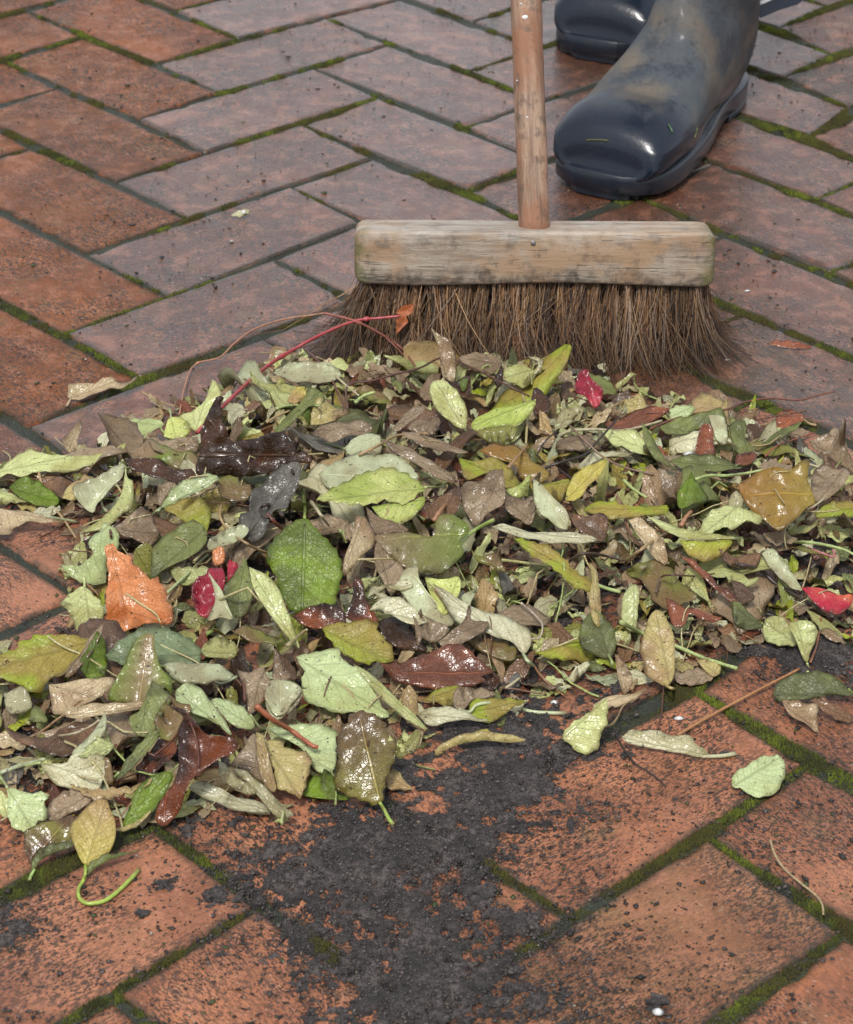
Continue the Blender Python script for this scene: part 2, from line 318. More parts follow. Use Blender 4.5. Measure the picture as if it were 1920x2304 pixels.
for (u, v, du, dv) in bricks:
    Q = [lat(u, v), lat(u+du, v), lat(u+du, v+dv), lat(u, v+dv)]
    c = sum(Q)/4
    if not (-1.05 < c[0] < 1.1 and -.8 < c[1] < 2.0): continue
    Q = Q[::-1]                                     # anticlockwise from above
    # inset each side by half a joint
    P = []
    j = (.0005 if c[1] > .2 else .0012) + .0010*rng.random(4)
    for i in range(4):
        a, b, d0 = Q[i], Q[(i+1) % 4], Q[i-1]
        e1 = (b-a)/np.linalg.norm(b-a); e0 = (a-d0)/np.linalg.norm(a-d0)
        n1 = np.array([-e1[1], e1[0]]); n0 = np.array([-e0[1], e0[0]])
        Mx = np.array([n1, n0]); P.append(a + np.linalg.solve(Mx, np.array([j[i], j[i-1]])))
    P = np.array(P)
    BR.append((P, c, du))
    i0, i1 = np.searchsorted(gx, [P[:,0].min()-.02, P[:,0].max()+.02]); k0, k1 = np.searchsorted(gy, [P[:,1].min()-.02, P[:,1].max()+.02])
    if i1 > i0 and k1 > k0:
        sd_ = quad_sd(P, GXX[i0:i1, k0:k1], GYY[i0:i1, k0:k1]); SD[i0:i1, k0:k1] = np.minimum(SD[i0:i1, k0:k1], sd_)
    # mesh
    if np.linalg.norm(P[1]-P[0]) < np.linalg.norm(P[2]-P[1]): P = np.roll(P, -1, axis=0)
    ang = math.atan2(*(P[1]-P[0])[::-1])
    near = abs(c[0]) < .6 and -.6 < c[1] < 1.35
    if near:
        s = np.r_[0, .008, .02, .035, np.linspace(.06, .94, 26), .965, .98, .992, 1]; t = np.r_[0, .016, .04, .07, np.linspace(.12, .88, 12), .93, .96, .984, 1]
    else: s = np.r_[0, .02, .05, .95, .98, 1]; t = np.r_[0, .04, .1, .9, .96, 1]
    S, T = np.meshgrid(s, t, indexing='ij')
    X = ((1-S)*(1-T))[..., None]*P[0] + (S*(1-T))[..., None]*P[1] + (S*T)[..., None]*P[2] + ((1-S)*T)[..., None]*P[3]
    ed = np.minimum(np.minimum(S, 1-S)*.2, np.minimum(T, 1-T)*.1)
    wob = (fbm(X[..., 0], X[..., 1], 90, 5) - .5)
    tilt = rng.normal(0, .004, 2); hz = rng.normal(0, .0005)
    r = .0009 + .0019*fbm(X[..., 0], X[..., 1], 55, 9)
    z = hz + (X[..., 0]-c[0])*tilt[0] + (X[..., 1]-c[1])*tilt[1] - r*np.clip(1-ed/r, 0, 1)**2 + .0007*(fbm(X[..., 0], X[..., 1], 30, 2)-.5) + .0004*(wob)
    chip = sstep(.66, .8, vnoise(X[..., 0], X[..., 1], 60, 21)) * np.clip(1-ed/.007, 0, 1); z = z - chip*.002
    ins = (ed < 1e-6)[..., None]*(c - X); nrm = np.linalg.norm(ins, axis=-1, keepdims=True); X = X + np.where(nrm > 0, ins/np.maximum(nrm, 1e-9), 0)*(wob[..., None]*.0035)
    a, b = len(s), len(t)
    V = np.c_[X.reshape(-1, 2), z.ravel()]
    idx = np.arange(a*b).reshape(a, b)
    F = np.stack([idx[:-1, :-1], idx[1:, :-1], idx[1:, 1:], idx[:-1, 1:]], -1).reshape(-1, 4)
    ring = np.r_[idx[:, 0], idx[-1, 1:], idx[-2::-1, -1], idx[0, -2:0:-1]]
    lo = V[ring].copy(); lo[:, 2] = -.018
    k = len(V) + np.arange(len(ring)); V = np.r_[V, lo]
    F = np.r_[F, np.stack([ring, np.roll(ring, -1), np.roll(k, -1), k], -1)[:, ::-1]]
    ca, sa = math.cos(-ang), math.sin(-ang)
    L = V - np.array([c[0], c[1], 0]); L = np.c_[L[:, 0]*ca - L[:, 1]*sa, L[:, 0]*sa + L[:, 1]*ca, L[:, 2]]
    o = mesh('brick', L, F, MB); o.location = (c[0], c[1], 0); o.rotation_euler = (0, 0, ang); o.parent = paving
    at = o.data.attributes.new('edge', 'FLOAT', 'POINT')
    e = np.r_[np.clip(1-ed.ravel()/.014, 0, 1), np.ones(len(ring))].astype(np.float32); at.data.foreach_set('value', e)
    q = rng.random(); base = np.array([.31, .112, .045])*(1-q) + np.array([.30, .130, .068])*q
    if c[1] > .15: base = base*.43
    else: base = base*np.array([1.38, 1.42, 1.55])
    if c[0] < -.22 and c[1] > .2: base = np.array([.25, .076, .018])*(1-q*.5) + np.array([.14, .07, .026])*q*.5  # left bricks painted more orange, imitating dark surroundings reflected there
    if rng.random() < .15: base = base*np.array([.75, .9, .9])
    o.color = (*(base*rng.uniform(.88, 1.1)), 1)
    o['wet'] = float(np.clip(1.0 - 6.5*max(0, -c[0]-.14) - 2.6*max(0, c[0]-.18), .0, 1.0)) if c[1] > .2 else .3  # coat cut at the sides and near bricks to imitate a darker reflection
    nb_ += 1

# silt and moss in the joints: one recessed sheet, moss growing on it
mossy = fbm(GXX, GYY, 16, 31, 2)*.75 + vnoise(GXX, GYY, 70, 41)*.35 + np.clip((GYY-.1)*.05, -.02, .04)
mm = sstep(.585, .66, mossy)
for (px, py, rr) in ((1610, 265, .045), (1740, 560, .03), (230, 1625, .02), (400, 1750, .035), (1600, 1530, .05), (1450, 1720, .07), (1090, 1830, .03), (1500, 860, .06), (430, 1740, .03), (1690, 130, .05), (90, 1790, .03), (1700, 1850, .05), (1600, 2040, .05), (180, 2080, .06), (1390, 1410, .03), (240, 740, .06), (60, 690, .07), (330, 590, .04), (1640, 700, .1)):
    q = G(px, py); mm = np.maximum(mm, np.exp(-(((GXX-q[0])**2+(GYY-q[1])**2)/rr**2))*1.2*(vnoise(GXX, GYY, 90, 43) > .3))
mm = np.clip(mm, 0, 1)
dep = np.clip(SD/.004, -1, 1)
JZ = -.0018 + .0018*mm*np.clip(dep+.4, 0, 1) + .0012*(fbm(GXX, GYY, 220, 51)-.5) - .0006*np.clip(dep, 0, 1)
keep = SD > -.0032
cell = keep[:-1, :-1] | keep[1:, :-1] | keep[1:, 1:] | keep[:-1, 1:]
idx = np.arange(GXX.size).reshape(GXX.shape)
F = np.stack([idx[:-1, :-1], idx[1:, :-1], idx[1:, 1:], idx[:-1, 1:]], -1)[cell]
used, inv = np.unique(F, return_inverse=True); F = inv.reshape(F.shape)
V = np.c_[GXX.ravel()[used], GYY.ravel()[used], JZ.ravel()[used]]
silt = np.array([.034, .040, .024]); mossc = np.array([.042, .045, .014])
mc = mm.ravel()[used][:, None]
col = silt*(.6+.8*fbm(V[:, 0], V[:, 1], 60, 61)[:, None])*(1-mc) + mossc*mc
jo = mesh('joint_silt', V, F, M_joint, paving, col=col); tag(jo, 'grey grit and silt packed in the joints', kind='stuff')
def sample_cells(mask, n):
    ii = np.flatnonzero(mask.ravel() > 0); w_ = mask.ravel()[ii]; w_ = w_/w_.sum()
    k = rng.choice(ii, n, p=w_); return GXX.ravel()[k] + rng.uniform(-.5, .5, n)*GS, GYY.ravel()[k] + rng.uniform(-.5, .5, n)*GS, k
# moss shoots
inview = (np.abs(GXX - .0) < (.26 + (GYY+.45)*.2)) & (GYY > -.5) & (GYY < 1.3)
md = mm * (SD > -.0012) * inview * (0.25 + (SD > .0))
nm = 130000
x, y, k = sample_cells(md, nm)
h = rng.uniform(.0010, .0026, nm)*(.5+.5*mm.ravel()[k])*(.6+1.2*vnoise(x, y, 110, 77)); r = rng.uniform(.00035, .0007, nm); z = JZ.ravel()[k]
th = rng.uniform(0, 6.28, nm); ln = rng.normal(0, .0007, (nm, 2))
V = np.zeros((nm, 4, 3))
for i in range(3): V[:, i] = np.c_[x + r*np.cos(th+i*2.094), y + r*np.sin(th+i*2.094), z - .0004]
V[:, 3] = np.c_[x+ln[:, 0], y+ln[:, 1], z+h]
b = np.arange(nm)*4; F = np.stack([np.c_[b, b+1, b+3], np.c_[b+1, b+2, b+3], np.c_[b+2, b, b+3]], 1).reshape(-1, 3)
hue = np.clip(vnoise(x, y, 45, 71)*.7+vnoise(x, y, 160, 72)*.7-.42 + rng.normal(0, .2, nm), 0, 1)[:, None]
cc = np.array([.050, .052, .014])*(1-hue) + np.array([.22, .28, .02])*hue
brn = (vnoise(x, y, 33, 75) > .5)[:, None]; cc = np.where(brn, cc*.35 + np.array([.09, .07, .02])*.6, cc)
cc = np.repeat(cc, 4, axis=0).reshape(nm, 4, 3); cc[:, :3] *= .45
mo = mesh('moss', V.reshape(-1, 3), F, M_moss, None, smooth=False, col=cc.reshape(-1, 3)); tag(mo, 'green moss growing along the brick joints', kind='stuff')

# ------------------------------------------------------------------ swept soil
def poly_sd(poly, X, Y):
    P = np.array(poly); d = np.full(X.shape, 1e9); ins = np.zeros(X.shape, bool)
    for i in range(len(P)):
        a = P[i]; b = P[(i+1) % len(P)]; e = b-a; t = np.clip(((X-a[0])*e[0]+(Y-a[1])*e[1])/(e@e), 0, 1)
        d = np.minimum(d, np.hypot(X-a[0]-t*e[0], Y-a[1]-t*e[1]))
        c_ = ((a[1] > Y) != (b[1] > Y)) & (X < (b[0]-a[0])*(Y-a[1])/(b[1]-a[1]+1e-12)+a[0]); ins ^= c_
    return np.where(ins, d, -d)
def gp(pts): return [G(x, y)[:2] for x, y in pts]
soil_main = gp([(820, 1470), (1000, 1430), (1130, 1370), (1230, 1400), (1240, 1450), (1160, 1520), (1170, 1610), (1090, 1720), (960, 1780), (990, 1880), (960, 1960), (1130, 2010), (1220, 2100), (760, 2160),
                (740, 2000), (640, 1960), (580, 1860), (490, 1820), (440, 1740), (560, 1700), (700, 1680), (830, 1620)])
soil_b = gp([(1500, 1330), (1620, 1290), (1760, 1290), (1760, 1400), (1620, 1390)])
soil_c = gp([(-20, 1870), (60, 1865), (90, 1900), (40, 1960), (-20, 1950)])
soil_d = gp([(330, 1690), (400, 1660), (430, 1690), (380, 1720)])
pile_g = gp([(560, 745), (900, 725), (1150, 740), (1280, 800), (1460, 830), (1600, 880), (1750, 960), (1900, 1100), (1900, 1330), (1620, 1290), (1480, 1340), (1380, 1390), (1230, 1390), (1150, 1420), (1080, 1460), (850, 1470),
             (830, 1590), (600, 1650), (330, 1670), (60, 1690), (-60, 1660), (-80, 1420), (0, 1330), (200, 1290), (140, 1190), (170, 1080), (0, 1040), (-60, 960), (120, 930), (250, 900), (290, 860), (450, 800)])
sx = np.arange(-.3, .36, .0016); sy = np.arange(-.5, .1, .0016); SX, SY = np.meshgrid(sx, sy, indexing='ij')
def soilmask(X, Y):
    m = sstep(-.060, .050, poly_sd(soil_main, X, Y)); m = np.maximum(m, .8*sstep(-.03, .02, poly_sd(soil_b, X, Y))); m = np.maximum(m, .55*sstep(-.015, .012, poly_sd(soil_c, X, Y)))
    m = np.maximum(m, .8*sstep(-.012, .008, poly_sd(soil_d, X, Y)))
    return np.maximum(m, .55*sstep(-.01, .03, poly_sd(pile_g, X, Y)))
sm = soilmask(SX, SY)
f = sm*1.15 - .74 + (fbm(SX, SY, 30, 81, 5)-.5)*1.15 + (vnoise(SX, SY, 190, 85)-.5)*.8 + (vnoise(SX, SY, 420, 86)-.5)*.5
for (px, py, rr, am) in ((440, 1836, .010, .9), (1062, 1898, .009, .9), (990, 1832, .012, .7), (1350, 2055, .009, .8), (610, 1925, .008, .8), (335, 1815, .007, .7), (1285, 1545, .006, .8), (880, 2010, .012, .6), (20, 1790, .006, .8), (560, 1740, .006, .6), (1395, 1640, .005, .7), (300, 2070, .005, .8), (810, 1590, .012, .7)):
    q = G(px, py); f = f + am*np.exp(-((SX-q[0])**2+(SY-q[1])**2*.8)/rr**2)
thick = np.clip(f, 0, .5)*.0046*(.5+1.0*fbm(SX, SY, 90, 83, 3)) + np.where(f > 0, .0006, 0) + np.where(f > 0, .0009*(fbm(SX, SY, 300, 87)-.5), 0)
kz = f > -.03; cell = (kz[:-1, :-1] | kz[1:, :-1] | kz[1:, 1:] | kz[:-1, 1:])
idx = np.arange(SX.size).reshape(SX.shape); F = np.stack([idx[:-1, :-1], idx[1:, :-1], idx[1:, 1:], idx[:-1, 1:]], -1)[cell]
used, inv = np.unique(F, return_inverse=True); F = inv.reshape(F.shape)
zz = np.where(f > 0, thick, -.0022)
V = np.c_[SX.ravel()[used], SY.ravel()[used], zz.ravel()[used]]
s_ = mesh('swept_soil', V, F, M_soil); tag(s_, 'dark wet soil swept into a smear over the bricks', kind='stuff')
SF = f
# crumbs of soil and grit, each a small faceted lump
OCT = np.array([(1, 0, 0), (-1, 0, 0), (0, 1, 0), (0, -1, 0), (0, 0, 1), (0, 0, -1)], float)
OF = np.array([(0, 2, 4), (2, 1, 4), (1, 3, 4), (3, 0, 4), (2, 0, 5), (1, 2, 5), (3, 1, 5), (0, 3, 5)])
def crumbs(name, x, y, z, size, col, mat):
    n = len(x); V = OCT[None]*size[:, None, None]*rng.uniform(.5, 1.3, (n, 6, 3)); V[..., 2] *= .55
    a = rng.uniform(0, 6.28, n); ca, sa = np.cos(a), np.sin(a); st = rng.uniform(1, 1.9, n)
    X = V[..., 0]*st[:, None]; Y = V[..., 1].copy()
    V[..., 0] = X*ca[:, None]-Y*sa[:, None]; V[..., 1] = X*sa[:, None]+Y*ca[:, None]
    V += np.stack([x, y, z], -1)[:, None]
    F = (OF[None] + (np.arange(n)*6)[:, None, None]).reshape(-1, 3)
    return mesh(name, V.reshape(-1, 3), F, mat, None, smooth=False, col=np.repeat(col, 6, axis=0))
# dense crumbs on the soil
ii = np.flatnonzero((SF > -.34).ravel()); n = 100000; k = rng.choice(ii, n)
x = SX.ravel()[k]+rng.uniform(-.0008, .0008, n); y = SY.ravel()[k]+rng.uniform(-.0008, .0008, n); zb = np.maximum(zz.ravel()[k], 0)
sz = rng.gamma(1.5, .00020, n)+.0002
g_ = rng.uniform(.3, 1.3, n)[:, None]; col = np.array([.085, .070, .064])*g_; pale = rng.random(n) < .03; col[pale] = np.array([.16, .12, .09])
o = crumbs('soil_crumbs', x, y, zb+sz*.3, sz, col, M_crumb); tag(o, 'crumbs of dark soil on top of the smear', kind='stuff')
# thin scatter over the bricks
n = 75000; y = rng.uniform(-.5, 1.25, n); keepp = rng.random(n) < np.where(y < .15, 1, .16); y = y[keepp]; n = len(y); x = rng.uniform(-1, 1, n)*(.27+(y+.5)*.17)
dens = vnoise(x, y, 22, 91)*.6+vnoise(x, y, 7, 92)*.6; kk = rng.random(n) < sstep(.25, .75, dens); x, y = x[kk], y[kk]; n = len(x)
sz = np.where(y < .2, rng.gamma(1.3, .00026, n), rng.gamma(1.3, .00030, n))+.0002
col = np.array([.03, .025, .022])*rng.uniform(.3, 1.4, n)[:, None]; pale = rng.random(n) < .02; col[pale] = np.array([.4, .36, .3])
gr = rng.random(n) < .12; col[gr] = np.array([.05, .07, .02])
o = crumbs('grit', x, y, np.full(n, .0002)+sz*.3, sz, col, M_crumb); tag(o, 'specks of grit and soil scattered over the wet bricks', kind='stuff')
# ------------------------------------------------------------------ tubes and lofts
def tube(P, R, n=6, cap=True):
    P = np.asarray(P, float); R = np.broadcast_to(np.asarray(R, float), (len(P),))
    T = np.gradient(P, axis=0); T /= np.linalg.norm(T, axis=1, keepdims=True)+1e-12
    up = np.array([0.13, .21, .97]); V = []
    for p, t, r in zip(P, T, R):
        a = np.cross(t, up); a /= np.linalg.norm(a)+1e-9; b = np.cross(t, a)
        for k in range(n):
            th = 2*math.pi*k/n; V.append(p + r*(math.cos(th)*a + math.sin(th)*b))
    F = []
    for i in range(len(P)-1):
        for k in range(n): F.append((i*n+k, i*n+(k+1) % n, (i+1)*n+(k+1) % n, (i+1)*n+k))
    if cap: F.append(tuple(range(n-1, -1, -1))); F.append(tuple((len(P)-1)*n+k for k in range(n)))
    return np.array(V), F
def smooth_line(P, n=8):
    P = np.asarray(P, float)
    if len(P) < 3: return np.array([P[0]+(P[-1]-P[0])*t for t in np.linspace(0, 1, n+1)])
    Q = np.r_[[2*P[0]-P[1]], P, [2*P[-1]-P[-2]]]; out = []
    for i in range(1, len(Q)-2):
        for t in np.arange(n)/n:
            a, b, c, d = Q[i-1:i+3]
            out.append(.5*((2*b)+(-a+c)*t+(2*a-5*b+4*c-d)*t*t+(-a+3*b-3*c+d)*t**3))
    out.append(P[-1]); return np.array(out)
def loft(rings, closed_ends=True):
    n = len(rings[0]); V = np.concatenate(rings); F = []
    for i in range(len(rings)-1):
        for k in range(n): F.append((i*n+k, i*n+(k+1) % n, (i+1)*n+(k+1) % n, (i+1)*n+k))
    if closed_ends: F.append(tuple(range(n-1, -1, -1))); F.append(tuple((len(rings)-1)*n+k for k in range(n)))
    return V, F
def mesh_e(name, V, F, mat, parent, **k):           # vertices given in world metres, parent at its own place
    o = mesh(name, np.asarray(V) - np.array(parent.matrix_world.translation if parent.type != 'EMPTY' else parent.location), F, mat, None, **k)
    o.parent = parent; o.location = (0, 0, 0); return o

# ------------------------------------------------------------------ broom
pL, pR = G(727, 583, .056), G(1467, 587, .057)
hx = (pR-pL)/np.linalg.norm(pR-pL); TAU = math.radians(12)
hz_ = np.array([0, math.sin(TAU), math.cos(TAU)]); hz_ -= hx*(hz_@hx); hz_ /= np.linalg.norm(hz_); hy = np.cross(hz_, hx)
HL, HD, HH = np.linalg.norm(pR-pL), .047, .0405
hc = (pL+pR)/2 + hy*HD/2 + hz_*HH/2
broom = empty('broom', (float(hc[0]), float(hc[1]), 0)); tag(broom, 'wooden yard broom with worn block head and brown bristles standing behind the leaves', 'broom')
rings = []
K = 40
def rrect(dy, dz, r, n=K):
    out = []
    for k in range(n):
        th = 2*math.pi*(k+.5)/n; c, s = math.cos(th), math.sin(th)
        e = .12; x = math.copysign(abs(c)**e, c); z = math.copysign(abs(s)**e, s); out.append((x*dy, z*dz))
    return out
for t in np.r_[0, .0015, .004, .008, .013, np.linspace(.02, .98, 60)*0+0]:
    pass
xs = np.r_[0, .0008, .0025, .005, .009, np.linspace(.014, HL-.014, 56), HL-.009, HL-.005, HL-.0025, HL-.0008, HL]
for xx in xs:
    e = min(xx, HL-xx); ins = .008*(1-math.sqrt(max(0, 1-(1-min(e/.008, 1))**2)))
    pts = rrect(HD/2-ins, HH/2-ins, .006); R = []
    for (yy, zz_) in pts:
        wv = .0010*(fbm(np.array(xx*1.), np.array(yy+zz_*1.3), 45, 200)-.5) + .0008*(fbm(np.array(xx), np.array(yy-zz_), 140, 203)-.5)
        zz2 = zz_ - (0.0012*math.sin(xx*30) if zz_ < -.012 else 0)
        R.append(hc + hx*(xx-HL/2) + hy*(yy*(1+wv*20)) + hz_*(zz2*(1+wv*20)))
    rings.append(np.array(R))
V, F = loft(rings)
Mh = Matrix([[hx[0], hy[0], hz_[0], hc[0]], [hx[1], hy[1], hz_[1], hc[1]], [hx[2], hy[2], hz_[2], hc[2]], [0, 0, 0, 1]])
Vl = (V-hc) @ np.array([hx, hy, hz_]).T
head = mesh('broom_head', Vl, F, M_head); head.parent = broom
head.matrix_parent_inverse = Matrix.Identity(4); head.matrix_basis = Matrix.Translation(-Vector(broom.location)) @ Mh
# nail in the front face
def on_plane(px, py, P0, nrm):
    d = ray(px, py); return CAM + d*(((P0-CAM)@nrm)/(d@nrm))
q = on_plane(1094, 498, hc - hy*HD/2, -hy)
V, F = tube([q+hy*.002, q-hy*.0008, q-hy*.0010], [.0019, .0019, .0012], 14); mesh_e('nail', V, F, M_metal, broom)
# handle
LEAN = math.radians(30)
b0 = hc + hz_*(HH/2-.004) + hy*.002; b0 = on_plane(1096, 456, b0, np.array([0, 1, 0.]))
dn = np.array([0, math.cos(LEAN), -math.sin(LEAN)]); b1 = on_plane(1079, 0, b0, dn); hd = (b1-b0)/np.linalg.norm(b1-b0); HANDLE_LEN = 1.30
ts = np.r_[-.012, np.linspace(0, .4, 110), np.linspace(.42, HANDLE_LEN, 40)]
a_ = np.cross(hd, [0, 0, 1.]); a_ /= np.linalg.norm(a_); b_ = np.cross(hd, a_); rings = []
for t in ts:
    R = []
    for k in range(28):
        th = 2*math.pi*k/28; nz = mnoise.noise(Vector((math.cos(th)*1.2, math.sin(th)*1.2, t*26)))*.0007 + mnoise.noise(Vector((math.cos(th)*4, math.sin(th)*4, t*70)))*.00035
        r = .0118 - .0005*min(1, t) + nz; R.append(b0 + hd*t + r*(math.cos(th)*a_ + math.sin(th)*b_))
    rings.append(np.array(R))
V, F = loft(rings)
Mp = Matrix([[a_[0], b_[0], hd[0], b0[0]], [a_[1], b_[1], hd[1], b0[1]], [a_[2], b_[2], hd[2], b0[2]], [0, 0, 0, 1]])
o = mesh('handle', (V-b0) @ np.array([a_, b_, hd]).T, F, M_pole); o.parent = broom; o.matrix_basis = Matrix.Translation(-Vector(broom.location)) @ Mp
# flecks of white paint on the handle
for (px, py, lw) in ((1078, 41, .0022), (1069, 14, .0009), (1081, 245, .0009), (1061, 170, .0008)):
    q = on_plane(px, py, b0-hd*0-np.cross(a_, hd)*0, dn); q = q - dn*0 ; v = CAM-q; v /= np.linalg.norm(v); v -= hd*(v@hd); v /= np.linalg.norm(v); q = q + v*.0119
    sd_ = np.cross(hd, v); n = 10; V = [q + v*.0003] + [q + sd_*math.cos(6.28*k/n)*lw*rng.uniform(.7, 1.2) + hd*math.sin(6.28*k/n)*lw*rng.uniform(.4, .8) - v*.0002 for k in range(n)]
    mesh_e('paint_fleck', V, [(0, 1+k, 1+(k+1) % n) for k in range(n)], M_white, broom)
# bristle tufts, each its own part
BC = [np.array(c)*1.75 for c in ((.060, .030, .015), (.11, .058, .026), (.15, .092, .048), (.020, .012, .009), (.13, .095, .070), (.014, .010, .008))]
NC, NR = 21, 4
for ci in range(NC):
    for ri in range(NR):
        fx = (ci+.5+(.25 if ri % 2 else -.25))/NC; fy = (ri+.5)/NR
        root = hc - hz_*(HH/2-.002) + hx*(fx-.5)*(HL-.014) + hy*(fy-.5)*(HD-.010)
        VV, FF, CC = [], [], []; tone = rng.integers(0, 4); nst = 110 if ri < 2 else 60
        e = (fx-.5)*2; splx = .26*np.sign(e)*abs(e)**4 + .08*e + rng.normal(0, .06)
        for s_i in range(nst):
            r0 = root + hx*rng.normal(0, .0024) + hy*rng.normal(0, .0022)
            lnx = splx + rng.normal(0, .065); lny = (fy-.5)*.75 - .10 + rng.normal(0, .10)
            L = rng.uniform(.93, 1.04)*.064/math.sqrt(1+.0*lnx**2)
            if rng.random() < .05: lnx += rng.normal(0, .55); lny -= .22
            bend = rng.normal(0, .015, 2); bend[1] -= .004
            w0 = rng.uniform(.00018, .00042); rows = []
            th0 = rng.uniform(0, 3)
            for j, t in enumerate(np.linspace(0, 1, 6)):
                p = r0 + np.array([lnx*L*t + bend[0]*t*t + .0012*math.sin(6*t+th0), lny*L*t + bend[1]*t*t + .0010*math.cos(5*t+th0), -L*t*.97])
                if p[2] < .0015: p[0] += (.0015-p[2])*np.sign(lnx+1e-3)*.3; p[1] += (.0015-p[2])*np.sign(lny-.02)*.6; p[2] = .0012+.0006*rng.random()
                rows.append(p)
            rows = np.array(rows); tv, tf = tube(rows, w0*np.linspace(1, .55, 6), 3, cap=False)
            k0 = len(VV)*18; VV.append(tv); FF += [tuple(i+k0 for i in f_) for f_ in tf]
            c = BC[rng.choice(6, p=[.22, .27, .18, .13, .14, .06])]*rng.uniform(.6, 1.4)*(.5+.34*tone); g_ = np.repeat(np.array([1.15, 1.2, 1.1, .9, .65, .45]), 3)[:, None]; CC.append(c*g_)
        mesh_e('bristle_tuft', np.concatenate(VV), np.array(FF), M_bristle, broom, col=np.concatenate(CC))
for (P, c) in (([(1500, 690, .03), (1530, 718, .022), (1575, 745, .016), (1622, 752, .012)], 0), ([(1496, 780, .004), (1520, 795, .004), (1560, 803, .003), (1590, 801, .003)], 0), ([(690, 700, .02), (662, 714, .014), (640, 716, .01)], 0), ([(705, 650, .035), (668, 668, .03), (640, 700, .02)], 3), ([(1455, 592, .05), (1490, 612, .045), (1512, 640, .04)], 2)):
    pass

# ------------------------------------------------------------------ person in rubber boots
person = empty('person', (.26, 1.0, 0)); tag(person, 'person in muddy navy rubber boots and dark trousers standing behind the broom', 'person')
TOP = np.array([(.006,.032),(.009,.048),(.020,.061),(.042,.069),(.072,.073),(.100,.082),(.125,.098),(.143,.116),(.156,.137),(.164,.160),(.160,.19),(.156,.23),(.154,.28),(.152,.34),(.150,.38)])
BOT = np.array([(.003,.022),(.001,.018),(.008,.016),(.032,.016),(.070,.016),(.110,.016),(.150,.018),(.205,.018),(.262,.020),(.299,.046),(.293,.10),(.278,.17),(.276,.25),(.284,.33),(.288,.38)])
WID = np.array([.030,.043,.051,.0545,.0545,.052,.046,.041,.038,.038,.042,.048,.055,.061,.064])
BOOTV = []
def boot(F0, d, name_label, strap):
    d = np.array(d)/np.linalg.norm(d); pr = np.array([d[1], -d[0]])
    bt = empty('rubber_boot', (F0[0]-.0, F0[1]-.0, 0)); bt.parent = person; bt.location = (F0[0]-.26, F0[1]-1.0, 0)
    def W3(s, t, z): return np.array([F0[0]+d[0]*s+pr[0]*t, F0[1]+d[1]*s+pr[1]*t, z])
    def add(name, V, F, mat, **k):
        o = mesh(name, np.asarray(V)-np.array([F0[0], F0[1], 0]), F, mat, None, **k); o.parent = bt; return o
    top = smooth_line(np.c_[TOP, WID], 6); bot = smooth_line(np.c_[BOT, WID], 6); n = 88; rings = []; cols = []
    for a, b in zip(top, bot):
        mid = (a[:2]+b[:2])/2; half = (a[:2]-b[:2])/2; R = []; lowness = sstep(.24, .05, np.array(a[1]))
        for k in range(n):
            th = 2*math.pi*k/n; c, s = math.cos(th), math.sin(th); ex = 1-(.14 if c > 0 else .26+.24*float(sstep(.09, .17, np.array(mid[0]))))*float(lowness)
            cc = math.copysign(abs(c)**ex, c); ss = math.copysign(abs(s)**ex, s)
            sp = mid + half*cc; wd = a[2]*ss
            z = sp[1]; st = .0008*float(sstep(.047, .044, np.array(z)))*float(sstep(.17, .13, np.array(sp[0]))) + .0008*float(sstep(.034, .031, np.array(z)))
            rid = .0008*math.exp(-((z-.0455)/.0016)**2)*float(sstep(.2, .15, np.array(sp[0])))
            fold = 0
            if sp[0] > .12: fold = .0022*math.sin(z*95+sp[0]*60+ss*1.5)*float(sstep(.09, .12, np.array(z)))*float(sstep(.2, .15, np.array(z)))
            dz = mnoise.noise(Vector((sp[0]*22, wd*22, z*22)))*.0022
            q = W3(sp[0], wd, z); cen = W3(mid[0], 0, mid[1]); o_ = q-cen; o_ /= np.linalg.norm(o_)+1e-9
            R.append(q + o_*(st+rid+fold+dz))
            mud = float(sstep(.058, .078, np.array(sp[0]+.012*mnoise.noise(Vector((wd*40, z*40, 0))))))*float(sstep(.040, .055, np.array(z)))
            mud *= 1 - .75*math.exp(-((ss-.05)/.35)**2)*float(sstep(.12, .16, np.array(z)))*(1 if c > 0 else 0)
            mud = max(mud, .8*float(sstep(.2, .25, np.array(sp[0]))))
            cap = .55*float(sstep(.02, .045, np.array(sp[0])))*float(sstep(.062, .068, np.array(z))); cols.append((max(mud, cap), mud, mud))
        rings.append(np.array(R))
    V, F = loft(rings, False); F.append(tuple(range(n-1, -1, -1)))
    BOOTV.append((V.copy(), list(F)))
    add('boot_upper', V, F, M_rub, col=np.array(cols))
    # sole, arch and heel
    ss_ = np.array([-.004, .004, .018, .045, .08, .115, .15, .185, .215, .25, .28, .297, .303]); ww = np.array([.022, .037, .050, .0555, .0550, .0510, .045, .037, .032, .031, .026, .018, .009])
    def outline(s0, s1, grow=0, n=60):
        s = s0+(s1-s0)*(.5-.5*np.cos(np.linspace(0, math.pi, n))); sm_w = smooth_line(np.c_[ss_, ww], 8); w_ = np.interp(s, sm_w[:, 0], sm_w[:, 1])+grow; return np.r_[np.c_[s, w_], np.c_[s[::-1], -w_[::-1]]]
    def slab(name, out, z0, z1, mud=0.0, lip=.0012):
        out = np.array(out); c = out.mean(0); rings = []
        for z, g_ in ((z0, -lip), (z0+.001, 0), ((z0+z1)/2, 0), (z1-.001, .0003), (z1, -lip)):
            rings.append(np.array([W3(*(p+(p-c)/np.linalg.norm(p-c)*g_), z) for p in out]))
        V, F = loft(rings); return add(name, V, F, M_rub, smooth=(name == 'sole'), col=np.full((len(V), 3), mud))
    slab('sole', outline(-.004, .303), .0065, .024, .1)
    slab('heel', outline(.222, .302), .0005, .007, .5)
